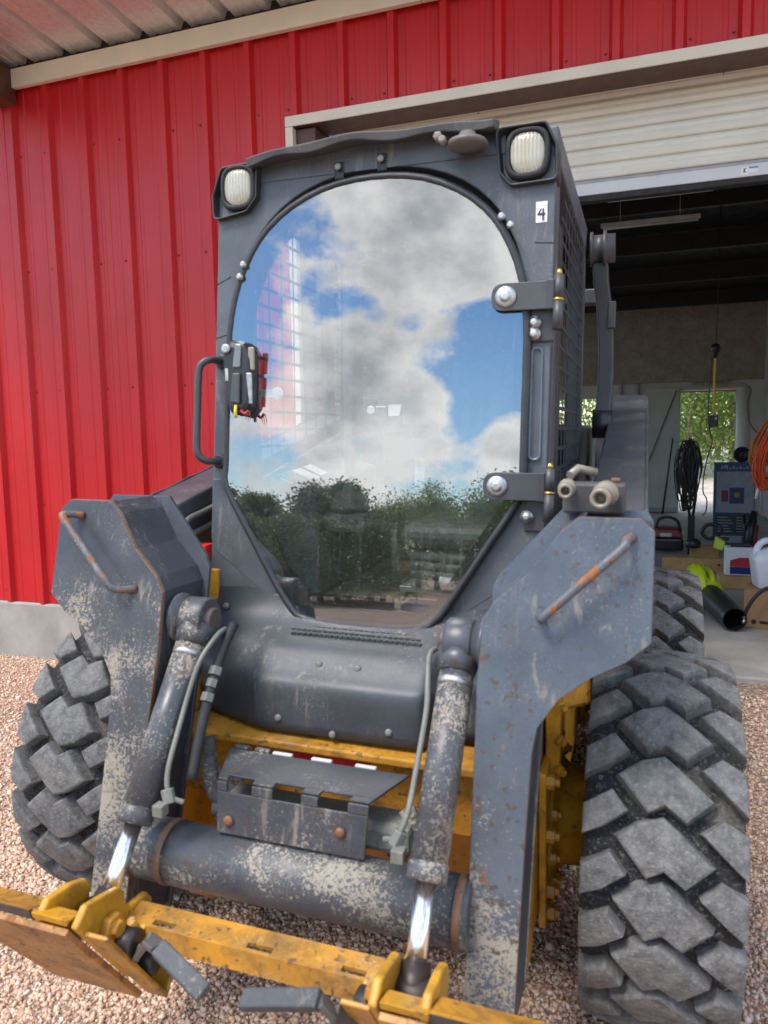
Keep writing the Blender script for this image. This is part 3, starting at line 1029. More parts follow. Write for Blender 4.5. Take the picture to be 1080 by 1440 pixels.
# front apron under the footwell
mb = MB()
mb.add([(-.44, -.385, .725), (.44, -.385, .725), (.44, -.285, .738), (-.44, -.285, .738), (-.44, -.385, .705), (.44, -.385, .705), (.44, -.285, .715), (-.44, -.285, .715)], [(0, 1, 2, 3), (7, 6, 5, 4), (0, 4, 5, 1), (1, 5, 6, 2), (2, 6, 7, 3), (3, 7, 4, 0)])
mb.build('apron_ledge', M['yellow_worn'], frame, .004)
mb = MB()
mb.box((-.43, -.33, .53), (.43, -.201, .704)); mb.build('apron_plate', M['yellow_worn'], frame, .004)
mb = MB()
mb.box((-.12, -.334, .655), (.09, -.3305, .69)); mb.build('warning_decal', simple('red_decal', (.6, .02, .02), .5, var=.5, scale=60), frame)
mb = MB()
mb.tube([(-.225, -.38, .70), (-.23, -.385, .66), (-.21, -.36, .60)], .012, 8); mb.build('tie_lug', M['yellow_worn'], frame)
mb = MB()
mb.box((-.42, -.18, .30), (.42, 1.6, .339)); mb.build('belly_plate', M['black_matte'], frame)  # coloured black to stand for the shadow under the frame
mb = MB()
mb.tube([(-.43, -.42, .34), (-.30, -.42, .33)], .030, 16); mb.build('frame_stop', M['yellow_worn'], frame)

# ---------------- cab
def fy(z):            # plane of the cab front
    return -.14 + .09 * (z - 1.0)
def F(x, z, off=0):
    return (x, fy(z) - off, z)
door_out = [(-.192, .990), (-.106, .972), (.10, .972), (.192, .990), (.252, 1.067), (.341, 1.209), (.418, 1.335), (.421, 1.40), (.421, 1.55), (.421, 1.72), (.413, 1.82), (.392, 1.91), (.352, 1.995), (.305, 2.055), (.235, 2.108), (.144, 2.147), (.05, 2.163), (-.05, 2.163), (-.144, 2.147), (-.235, 2.108), (-.305, 2.055), (-.352, 1.995), (-.392, 1.91), (-.413, 1.82), (-.421, 1.72), (-.421, 1.55), (-.421, 1.40), (-.418, 1.335), (-.341, 1.209), (-.252, 1.067)]
door_out = [tuple(p) for p in smooth_path([(x, z, 0) for x, z in door_out] + [(*door_out[0], 0)], 2)][:-1]
door_out = [(p[0], p[1]) for p in door_out]
def scale_out(pts, d):
    """offset a closed 2-d outline by d along vertex normals (outline runs counter-clockwise)"""
    out = []
    n = len(pts)
    for i in range(n):
        a, b = Vector(pts[i - 1]), Vector(pts[(i + 1) % n])
        t = (b - a).normalized()
        nn = Vector((t.y, -t.x))
        out.append((pts[i][0] + nn.x * d, pts[i][1] + nn.y * d))
    return out
cab = empty('cab', (0, 0, 1.1), parent=L)
def cb(mb, name, mat, bevel=0, seg=2, **k):
    mb.v = [(p[0], p[1], p[2] - 1.1) for p in mb.v]
    return mb.build(name, mat, cab, bevel, seg, **k)
# front plate with arched opening
inner = scale_out(door_out, -.012)
inner = [(x * (1 + .05 * S((z - 1.72) / .25)), z + .040 * float(S((z - 1.80) / .33))) for x, z in inner]
inner = [(max(-.442, min(.442, x)), z) for x, z in inner]
def outer_pt(x, z):
    # match each inner vertex with a point on the outer frame by ray from the centre
    cx, cz = 0, 1.55
    dx, dz = x - cx, z - cz
    best = 1e9
    for (nx_, nz_, dd) in ((1, 0, .475), (-1, 0, .475), (0, 1, 2.215 - cz), (0, -1, cz - .945)):
        q = dx * nx_ + dz * nz_
        if q > 1e-6:
            best = min(best, dd / q)
    return (cx + dx * best, cz + dz * best)
outer = [outer_pt(x, z) for x, z in inner]
mb = MB()
rings = [[F(x, z, -.055) for x, z in inner], [F(x, z, 0) for x, z in inner], [F(x, z, 0) for x, z in outer], [F(x, z, -.055) for x, z in outer]]
mb.ring(rings, close='loop', smooth=False)
cb(mb, 'front_frame', M['cab'], .004)
mb = MB()
sl = scale_out(door_out, .035); sl2 = scale_out(door_out, -.03)
mb.ring([[F(x, min(z, 2.2), -.050) for x, z in sl], [F(x, z, -.050) for x, z in sl2], [F(x, z, -.06) for x, z in sl2], [F(x, min(z, 2.2), -.06) for x, z in sl]], close='loop', smooth=False)
cb(mb, 'opening_shade_ring', M['black_matte'])  # black ring added to stand for the shadow in the gap round the door
# side posts returning to the rear, pillar boxes
for s in (1, -1):
    mb = MB()
    mb.prism([F(s * .476, 1.20, -.056), F(s * .476, 2.215, -.056), (s * .476, .05, 2.24), (s * .476, .10, 1.18)], [F(s * .415, 1.20, -.056), F(s * .415, 2.215, -.056), (s * .415, .05, 2.24), (s * .415, .10, 1.18)])
    cb(mb, 'front_post', M['cab'], .01)
    mb = MB()
    mb.box((s * .476, .88, 1.14), (s * .42, 1.0, 2.24)); cb(mb, 'rear_post', M['cab'], .01)
    mb = MB()
    mb.prism([(s * .478, -.03, 2.165), (s * .478, -.03, 2.245), (s * .478, 1.0, 2.25), (s * .478, 1.0, 2.16)], [(s * .42, -.03, 2.165), (s * .42, -.03, 2.245), (s * .42, 1.0, 2.25), (s * .42, 1.0, 2.16)])
    cb(mb, 'roof_rail', M['cab'], .006)
    mb = MB()
    mb.box((s * .478, .10, 1.10), (s * .44, .88, 1.24)); cb(mb, 'sill_rail', M['cab'], .006)
    # punched steel screen: one pierced sheet, rounded at its upper front corner
    mb = MB()
    y0, y1, z0, z1 = .075, .90, 1.22, 2.18
    ny_, nz_ = 9, 17
    for i in range(ny_ + 1):
        yy = y0 + (y1 - y0) * i / ny_
        zt = z1 if i > 2 else z1 - .06 * (3 - i)
        mb.box((s * .4725, yy - .004, z0), (s * .4745, yy + .004, zt))
    for k in range(nz_ + 1):
        zz = z0 + (z1 - z0) * k / nz_
        ya = y0 if zz < 2.0 else y0 + (zz - 2.0) * .9
        mb.box((s * .4722, ya, zz - .005), (s * .4748, y1, zz + .005))
    mb.box((s * .4690, y0 - .03, z0), (s * .477, y0 + .05, 2.03)); mb.box((s * .4690, y1 - .03, z0), (s * .477, y1 + .0, z1))
    cb(mb, 'side_screen', M['bracket'])
# roof, with the front visor lip
mb = MB()
rp = round_poly([(-.465, .0), (.465, .0), (.465, 1.02), (-.465, 1.02)], .07)
mb.prism([(x, y, 2.235) for x, y in rp], [(x * .96, y * .97 + .015, 2.262) for x, y in rp])
cb(mb, 'roof', M['cab_roof'], .012, 3)
N = 24
xs = [-.356 + .686 * i / N for i in range(N + 1)]
def vz(x):
    u = (x + .356) / .686
    return 2.238 + .016 * math.sin(math.pi * min(1, u * 1.05)) + .016 * u + .003 * math.sin(u * 17)
mb = MB()
A_ = [(x, -.098 + .008 * math.sin(x * 11), vz(x)) for x in xs]
A2 = [(x, -.094 + .008 * math.sin(x * 11), vz(x) - .020 - .004 * math.sin(x * 31)) for x in xs]
Bk = [(x, -.02, vz(x) + .026) for x in xs]
B2 = [(x, -.03, vz(x) - .010) for x in xs]
n = N + 1
fs = []
for i in range(N):
    for a, b in ((0, 1), (1, 3), (3, 2), (2, 0)):
        fs.append((a * n + i, a * n + i + 1, b * n + i + 1, b * n + i))
fs += [(0, n, 3 * n, 2 * n), (n - 1, 2 * n - 1, 4 * n - 1, 3 * n - 1)]
mb.add(A_ + A2 + Bk + B2, fs)
cb(mb, 'visor', M['cab_roof'], .003)
# upper fascia behind the visor
mb = MB()
xf_ = [-.372 + .72 * i / 12 for i in range(13)]
fa = [[(x, fy(2.19) - .003, 2.19), (x, -.032, vz(max(-.356, min(.33, x))) - .006), (x, .02, vz(max(-.356, min(.33, x))) + .004), (x, .02, 2.19)] for x in xf_]
mb.ring(fa, caps=True, smooth=False)
cb(mb, 'fascia', M['cab'])
# header bolts on little tabs
for (x, z) in ((-.102, 2.203), (.020, 2.211)):
    mb = MB(); mb.box(F(x - .014, z - .03, -.01), F(x + .014, z + .016, .008)); cb(mb, 'bolt_tab', M['black'], .003)
    mb = MB(); mb.lathe([(.009, 0), (.009, .006), (.005, .008)], 12, axis_mat(F(x, z, .012), (0, -1, 0))); cb(mb, 'bolt', M['dull_steel'])
# horn / beacon stub under the visor
mb = MB()
mb.lathe([(.010, -.012), (.046, -.008), (.052, .0), (.046, .009), (.026, .013), (.020, .028), (.010, .032)], 24, Matrix.Translation((.262, -.085, 2.204)))
mb.tube([(.262, -.085, 2.23), (.262, -.04, 2.24)], .012, 8)
cb(mb, 'horn', worn_paint('horn_rust', (.13, .11, .095), .3, .8, .5, off=44))
mb = MB()
mb.lathe([(.010, 0), (.010, .02), (.006, .024)], 8, axis_mat((.205, -.10, 2.21), (0, -1, .1))); mb.lathe([(.012, 0), (.012, .016), (.006, .02)], 6, axis_mat((.19, -.09, 2.225), (0, -1, .1)))
cb(mb, 'horn_fittings', M['old_brass'])
# lamp pods
def pod(s):
    cx, cz = s * .404, 2.17
    po = round_poly([(cx - .080, cz + .075), (cx - .068, cz - .035), (cx - .038, cz - .068), (cx + .078, cz - .064), (cx + .076, cz + .02), (cx + .048, cz + .078)] if s > 0 else
                    [(cx - .050, cz + .066), (cx - .080, cz - .01), (cx - .078, cz - .078), (cx + .030, cz - .062), (cx + .062, cz - .025), (cx + .066, cz + .072)], .016, 4)
    y = -.055
    mb = MB()
    r0 = [(x, y + .07, z) for x, z in po]
    r1 = [(x, y - .006, z) for x, z in po]
    c0 = (sum(p[0] for p in po) / len(po), sum(p[1] for p in po) / len(po))
    sh = lambda k, yy: [(c0[0] + (x - c0[0]) * k, yy, c0[1] + (z - c0[1]) * k) for x, z in po]
    mb.ring([r0, r1, sh(.93, y - .006), sh(.80, y + .045)], smooth=False)
    mb.f.append(tuple(range(len(mb.v) - len(po), len(mb.v)))); mb.sm.append(False)
    cb(mb, 'lamp_pod', M['cab_roof'] if False else M['gasket'], .003)
    lx, lz = cx + .002, cz + .008
    def sq(r, ry, yy, k=3.2, n=28):
        out = []
        for i in range(n):
            a = 2 * math.pi * i / n
            ca, sa = math.cos(a), math.sin(a)
            f = (abs(ca) ** k + abs(sa) ** k) ** (-1 / k)
            out.append((lx + r * f * ca, yy, lz + ry * f * sa))
        return out
    mb = MB()
    mb.ring([sq(.056, .062, y + .05), sq(.056, .062, y + .002), sq(.052, .058, y - .006), sq(.043, .049, y - .006), sq(.042, .048, y + .034)], caps=False)
    cb(mb, 'lamp_bezel', M['black_matte'])
    mb = MB()
    mb.ring([sq(.0415, .0475, y + .004, 2.8), sq(.034, .040, y + .016, 2.6), sq(.020, .024, y + .028, 2.2), sq(.010, .010, y + .032, 2)], caps=True)
    cb(mb, 'lamp_reflector', M['reflector'])
    mb = MB(); mb.lathe([(.010, 0), (.011, .012), (.006, .020)], 14, axis_mat((lx, y + .031, lz), (0, -1, 0))); cb(mb, 'lamp_bulb', M['white_paint'])
    mb = MB()
    mb.ring([sq(.0418, .0478, y + .003, 2.8), sq(.041, .047, y - .004, 2.8), sq(.033, .039, y - .010, 2.6), sq(.016, .018, y - .0125, 2.2), sq(.002, .002, y - .013, 2)], caps=True)
    cb(mb, 'headlight', M['lens'])
pod(1); pod(-1)
# number sticker
mb = MB(); mb.box(F(.429, 2.010, .0012), F(.457, 2.060, .0024)); st = cb(mb, 'number_sticker', M['white_paint'])
lettering('number', '4', .058, M['ink'], cab, (.443, fy(2.015) - .0036, 2.0145 - 1.1), (R(90 - 5.1), 0, 0), .0006, True, .72)
# seam lines on the posts
for x0, x1, z0, z1 in ((.428, .474, 1.962, 1.958), (-.474, -.43, 1.915, 1.935), (-.474, -.435, 1.762, 1.772)):
    mb = MB(); mb.tube([F(x0, z0, .0), F(x1, z1, .0)], .0016, 5); cb(mb, 'weld_seam', M['gasket'])
# grab handle at the left post
mb = MB()
mb.tube(smooth_path([F(-.452, 1.695, 0), F(-.462, 1.697, .045), F(-.480, 1.685, .062), F(-.488, 1.655, .066), F(-.489, 1.56, .066), F(-.489, 1.455, .066), F(-.482, 1.425, .062), F(-.464, 1.412, .045), F(-.452, 1.410, 0)], 4), .0105, 10)
cb(mb, 'grab_handle', M['bracket'])
for z in (1.695, 1.41):
    mb = MB(); mb.lathe([(.021, 0), (.021, .006), (.015, .008)], 14, axis_mat(F(-.452, z, .001), (0, -1, 0))); cb(mb, 'handle_base', M['gasket'])
# right post: long handle recess
mb = MB()
po = round_poly([(.430, 1.425), (.458, 1.425), (.456, 1.70), (.430, 1.70)], .014, 5)
c0 = (.444, 1.56)
rr = lambda k, kz, o: [F(c0[0] + (x - c0[0]) * k, c0[1] + (z - c0[1]) * kz, o) for x, z in po]
mb.ring([rr(1.15, 1.03, .001), rr(1.1, 1.02, .008), rr(.9, .99, .008), rr(.55, .95, -.012), rr(.2, .9, -.016)], smooth=True)
mb.f.append(tuple(range(len(mb.v) - len(po), len(mb.v)))); mb.sm.append(True)
cb(mb, 'pull_recess', simple('recess_paint', (.12, .15, .18), .22))

# ---------------- cab door
door = empty('cab_door', (0, -.11, 1.3), parent=L)
def dr(mb, name, mat, bevel=0, seg=2, **k):
    mb.v = [(p[0], p[1] + .11, p[2] - 1.3) for p in mb.v]
    return mb.build(name, mat, door, bevel, seg, **k)
gl = scale_out(door_out, -.004)
mb = MB()
mb.prism([F(x, z, .024) for x, z in gl], [F(x, z, .018) for x, z in gl])
pane = dr(mb, 'glass_pane', M['glass'])
mb = MB()
o1, o2, o3 = scale_out(door_out, .008), scale_out(door_out, -.010), scale_out(door_out, .0)
mb.ring([[F(x, z, -.004) for x, z in o1], [F(x, z, .022) for x, z in o1], [F(x, z, .030) for x, z in o3], [F(x, z, .027) for x, z in o2], [F(x, z, .010) for x, z in o2]], smooth=True)
dr(mb, 'door_gasket', M['gasket'])
# inner rim visible through the pane
i1, i2 = scale_out(door_out, -.012), scale_out(door_out, -.034)
mb = MB()
mb.ring([[F(x, z, .010) for x, z in i1], [F(x, z, .008) for x, z in i2], [F(x, z, -.02) for x, z in i2], [F(x, z, -.02) for x, z in i1]], close='loop', smooth=False)
dr(mb, 'door_rim', M['black_matte'])
def hinge(x0, z0, zp):
    mb = MB()
    po = round_poly([(x0 - .036, z0 - .034), (x0 + .105, z0 - .034), (x0 + .105, z0 + .034), (x0 - .036, z0 + .034)], [.032, .002, .002, .032], 6)
    mb.prism([F(x, z, .032) for x, z in po], [F(x, z, .040) for x, z in po])
    dr(mb, 'hinge_plate', M['bracket'], .002)
    mb = MB()
    mb.box(F(x0 + .10, z0 - .036, -.0), F(x0 + .118, z0 + .036, .052)); dr(mb, 'hinge_ear', M['bracket'], .003)
    mb = MB()
    mb.tube([F(x0 + .128, z0 + .045, .040), F(x0 + .128, z0 - .012, .040)], .0125, 14); mb.tube([F(x0 + .128, z0 - .016, .040), F(x0 + .128, z0 - .085, .040)], .0125, 14)
    dr(mb, 'hinge_barrel', M['bracket'])
    mb = MB()
    mb.tube([F(x0 + .128, z0 - .0115, .040), F(x0 + .128, z0 - .0165, .040)], .0135, 14); mb.tube([F(x0 + .128, z0 + .0455, .040), F(x0 + .128, z0 + .058, .040)], [.008, .006], 10)
    dr(mb, 'hinge_pin', M['brass'])
    mb = MB(); mb.lathe([(.026, 0), (.026, .004), (.016, .006), (.013, .006), (.013, .013), (.006, .014)], 20, axis_mat(F(x0, z0, .0405), (0, -1, 0))); dr(mb, 'hinge_bolt', M['steel'])
hinge(.367, 1.825, 0)
hinge(.360, 1.359, 0)
mb = MB(); mb.box(F(.425, 1.245, -.002), F(.478, 1.325, .016)); dr(mb, 'hinge_base', M['bracket'], .004)
mb = MB(); mb.box(F(.425, 1.715, -.002), F(.485, 1.795, .016)); dr(mb, 'hinge_base', M['bracket'], .004)
for (x, z) in ((.436, 1.762), (.436, 1.734), (.432, 1.283)):
    mb = MB(); mb.lathe([(.0165, 0), (.0165, .004), (.010, .006), (.009, .011), (.004, .012)], 18, axis_mat(F(x, z, .0165), (0, -1, 0))); dr(mb, 'hinge_screw', M['steel'])
for (x, z) in ((.349, 2.025), (.372, 2.002), (-.372, 1.958), (-.383, 1.925)):
    mb = MB(); mb.lathe([(.010, 0), (.010, .006), (.005, .012)], 12, axis_mat(F(x, z, .03), (0, -1, 0))); dr(mb, 'edge_bolt', M['steel'])
# latch at the left edge
def lat(x, z, o): return F(x, z, o)
mb = MB()
po = round_poly([(-.415, 1.735), (-.405, 1.60), (-.385, 1.545), (-.345, 1.535), (-.325, 1.56), (-.322, 1.70), (-.345, 1.74), (-.39, 1.748)], .014, 4)
c0 = (-.37, 1.645)
rr = lambda k, o: [F(c0[0] + (x - c0[0]) * k, c0[1] + (z - c0[1]) * k, o) for x, z in po]
mb.ring([rr(1, .028), rr(1, .055), rr(.93, .066), rr(.8, .070)], caps=True, smooth=False)
dr(mb, 'latch', M['black'], .004)
mb = MB(); mb.lathe([(.0135, 0), (.0135, .006), (.009, .009)], 18, axis_mat(F(-.398, 1.722, .070), (0, -1, 0))); dr(mb, 'latch_button', M['steel'])
mb = MB(); mb.box(F(-.400, 1.60, .066), F(-.390, 1.668, .073)); dr(mb, 'latch_slot', M['steel'], .003)
mb = MB(); mb.prism([F(-.376, 1.67, .069), F(-.352, 1.67, .069), F(-.350, 1.732, .069), F(-.370, 1.735, .069)], [F(-.376, 1.67, .075), F(-.352, 1.67, .075), F(-.350, 1.732, .075), F(-.370, 1.735, .075)]); dr(mb, 'latch_window', simple('latch_grey', (.16, .18, .18), .25), .003)
mb = MB(); mb.prism([F(-.378, 1.575, .069), F(-.350, 1.57, .069), F(-.350, 1.655, .069), F(-.374, 1.655, .069)], [F(-.378, 1.575, .080), F(-.350, 1.57, .080), F(-.350, 1.655, .080), F(-.374, 1.655, .080)]); dr(mb, 'latch_lever', M['bracket'], .004)
mb = MB(); mb.box(F(-.335, 1.57, .058), F(-.318, 1.655, .072)); dr(mb, 'latch_strip', M['steel'], .003)
mb = MB(); mb.box(F(-.333, 1.662, .056), F(-.314, 1.725, .070)); dr(mb, 'latch_cover', simple('tan_plastic', (.30, .27, .19), .4), .006)
mb = MB(); mb.tube([F(-.362, 1.566, .075), F(-.360, 1.548, .08), F(-.358, 1.532, .078)], .0045, 8); dr(mb, 'yellow_wire', M['yellow_cord'])
mb = MB(); mb.tube([F(-.35, 1.552, .068), F(-.335, 1.542, .070), F(-.325, 1.552, .068)], .005, 8)
for k in range(3): mb.tube([F(-.334 + .006 * k, 1.550, .070), F(-.331 + .007 * k, 1.528 - .004 * (k % 2), .072)], .0010, 5)
dr(mb, 'red_wires', simple('red_wire', (.32, .02, .02), .5))
mb = MB(); mb.box(F(-.318, 1.59, .018), F(-.262, 1.612, .014)); mb.lathe([(.018, 0), (.018, .004)], 18, axis_mat(F(-.265, 1.60, .0145), (0, -1, 0))); dr(mb, 'inner_latch_plate', M['steel'])
# stickers on the inside of the pane
mb = MB(); mb.prism([F(.062, 1.535, .0165), F(.092, 1.535, .0165), F(.098, 1.565, .0165), F(.060, 1.565, .0165)], [F(.062, 1.535, .0172), F(.092, 1.535, .0172), F(.098, 1.565, .0172), F(.060, 1.565, .0172)]); dr(mb, 'pane_sticker', M['white_paint'])
mb = MB(); mb.lathe([(.011, 0), (.011, .0008)], 16, axis_mat(F(.012, 1.552, .0166), (0, -1, 0))); dr(mb, 'pane_sticker', M['white_paint'])

# ---------------- inside the cab
seat = empty('operator_seat', (0, .5, 1.05), parent=L)
def sp(mb, name, mat, bevel=0, seg=3):
    mb.v = [(p[0], p[1] - .5, p[2] - 1.05) for p in mb.v]
    return mb.build(name, mat, seat, bevel, seg)
mb = MB(); mb.box((-.02, .22, 1.12), (.40, .66, 1.21)); 
mb.v = [(p[0], p[1], p[2]) for p in mb.v]; sp(mb, 'seat_cushion', M['vinyl'], .045, 4)
mb = MB(); mb.prism([(-.0, .62, 1.18), (.38, .62, 1.18), (.36, .76, 1.78), (.02, .76, 1.78)], [(-.0, .72, 1.16), (.38, .72, 1.16), (.36, .84, 1.78), (.02, .84, 1.78)]); sp(mb, 'seat_back', M['vinyl'], .04, 4)
mb = MB()
for k in range(4): mb.tube([(.02, .245 + .0 * k, 1.02 + .028 * k), (.20, .235, 1.015 + .028 * k), (.38, .245, 1.02 + .028 * k)], .017, 8)
sp(mb, 'suspension_boot', M['vinyl'])
mb = MB(); mb.tube([(.12, .215, 1.035), (.22, .21, 1.03)], .013, 10); sp(mb, 'seat_lever', M['white_paint'])
mb = MB(); mb.box((-.02, .24, .985), (.40, .60, 1.005)); sp(mb, 'seat_rail', M['steel'], .003)
inn = empty('cab_interior', (0, .4, 1.0), parent=L)
def ip(mb, name, mat, bevel=0, seg=2):
    mb.v = [(p[0], p[1] - .4, p[2] - 1.0) for p in mb.v]
    return mb.build(name, mat, inn, bevel, seg)
mb = MB(); mb.box((-.43, -.08, .95), (.43, .90, .968)); ip(mb, 'floor_mat', M['cab_floor'])
mb = MB(); mb.box((-.43, .92, .97), (.43, .945, 1.30)); ip(mb, 'rear_panel', M['vinyl'])
mb = MB(); mb.prism([(-.43, .10, .968), (-.26, .14, .968), (-.26, .8, .968), (-.43, .8, .968)], [(-.43, .16, 1.36), (-.29, .20, 1.30), (-.29, .8, 1.36), (-.43, .8, 1.40)]); ip(mb, 'side_console', M['vinyl'], .015)
mb = MB()
mb.lathe([(.075, 0), (.07, .018), (.062, .02), (.06, .036), (.05, .038), (.046, .055), (.03, .06), (.02, .09), (.012, .12)], 18, Matrix.Translation((-.20, .28, 1.24)))
mb.tube([(-.20, .28, 1.33), (-.20, .27, 1.43), (-.195, .26, 1.48)], [.014, .02, .018], 10)
ip(mb, 'joystick', M['vinyl'])
mb = MB(); mb.box((-.27, .2, 1.17), (-.12, .6, 1.235)); ip(mb, 'armrest', M['vinyl'], .02)
for (a, b, c, d) in ((-.40, .17, -.33, 1.34), (-.40, .26, -.33, 1.36), (-.40, .35, -.34, 1.37)):
    mb = MB(); mb.prism([(a, b, d + .003), (c, b + .01, d - .026), (c, b + .07, d - .020), (a, b + .06, d + .009)], [(a, b, d + .0045), (c, b + .01, d - .0245), (c, b + .07, d - .0185), (a, b + .06, d + .0105)]); ip(mb, 'console_decal', M['white_paint'])
mb = MB(); mb.box((-.135, .80, 1.27), (-.095, .803, 1.39)); ip(mb, 'warning_tag', M['white_paint'])
mb = MB(); mb.box((-.135, .797, 1.36), (-.095, .7995, 1.39)); ip(mb, 'warning_tag_head', M['yellow_cord'])
mb = MB(); mb.box((-.33, .05, .969), (.02, .075, 1.0)); ip(mb, 'foot_bar', M['black'], .004)
mb = MB(); mb.box((.04, .06, .969), (.2, .16, .985)); ip(mb, 'blue_rag', simple('blue_rag', (.02, .03, .09), .9), .006)
mb = MB(); mb.box((.36, .1, .97), (.43, .8, 1.36)); ip(mb, 'side_console', M['vinyl'], .015)

# ---------------- footwell panel below the door
mb = MB()
def sec(x, bump):
    # profile in (y, z) from under the door down to the ledge
    b = bump
    return [(x, -.115, 1.20), (x, -.132, 1.05), (x, -.150 - .010 * b, .985), (x, -.180 - .075 * b, .955 - .01 * b), (x, -.200 - .082 * b, .93), (x, -.215 - .105 * b, .885), (x, -.222 - .125 * b, .872), (x, -.228 - .128 * b, .84), (x, -.238 - .12 * b, .742)]
cols = [(-.475, .22), (-.40, .42), (-.30, .70), (-.245, .84), (-.225, .97), (-.19, 1), (0, 1), (.19, 1), (.218, .97), (.232, .90), (.255, .35), (.34, .2), (.475, .12)]
g = [sec(x * (1 if abs(x) < .4 else 1), b) for x, b in cols]
# taper the panel inwards towards the bottom
g = [[(x * (1 - .10 * max(0, (1.2 - z) / .46)) if abs(x) > .4 else x, y, z) for x, y, z in s] for s in g]
n = len(g[0])
vs = [p for s in g for p in s]
fs = [(i * n + j, (i + 1) * n + j, (i + 1) * n + j + 1, i * n + j + 1) for i in range(len(g) - 1) for j in range(n - 1)]
# leave the door opening above the tread free
fs = [f for f in fs if not (min(vs[i][2] for i in f) > .984 and max(abs(vs[i][0]) for i in f) < .21)]
fs = [f for f in fs if not (min(vs[i][2] for i in f) > 1.04 and max(abs(vs[i][0]) for i in f) < .40)]
mb.add(vs, fs, True)
fp = mb.build('footwell_panel', M['panel'], L)
sb_ = fp.modifiers.new('smooth', 'SUBSURF'); sb_.levels = sb_.render_levels = 2
sm_ = fp.modifiers.new('s', 'SOLIDIFY'); sm_.thickness = .006; sm_.offset = -1
# lower wings of the front plate beside the sloping door edges
for s in (1, -1):
    mb = MB()
    mb.prism([F(s * .476, 1.19, .001), F(s * .476, 1.36, .001), F(s * .43, 1.36, .001), F(s * .26, 1.08, .001), F(s * .27, 1.02, .001), F(s * .46, 1.15, .001)], [F(s * .476, 1.19, -.03), F(s * .476, 1.36, -.03), F(s * .43, 1.36, -.03), F(s * .26, 1.08, -.03), F(s * .27, 1.02, -.03), F(s * .46, 1.15, -.03)])
    mb.build('corner_web', M['cab'], fp, .003)
# tread strip
mb = MB()
for r in range(4):
    for k in range(24):
        x = -.175 + .35 * k / 23 + (.007 if r % 2 else 0)
        y = -.170 - .018 * r; z = .9745 - .0055 * r
        mb.box((x - .0055, y - .006, z - .002), (x + .0055, y + .006, z + .004))
tr_ = mb.build('tread_studs', M['panel'], fp); tr_['kind'] = 'stuff'
mb = MB(); mb.prism([(-.205, -.155, .972), (.205, -.155, .972), (.19, -.245, .948), (-.19, -.245, .948)], [(-.205, -.155, .960), (.205, -.155, .960), (.19, -.245, .936), (-.19, -.245, .936)])
mb.build('step_tread', M['panel'], fp, .004)
for (x, y, z) in ((-.06, -.301, .905), (.045, -.301, .905), (-.15, -.356, .775), (.145, -.356, .775), (-.34, -.236, .80), (-.33, -.214, .93), (-.41, -.16, 1.0), (0, -.360, .752)):
    mb = MB(); mb.lathe([(.010, 0), (.009, .004), (.004, .007)], 12, axis_mat((x, y, z), (0, -1, .2))); mb.build('panel_bolt', M['panel_bolt'], fp)

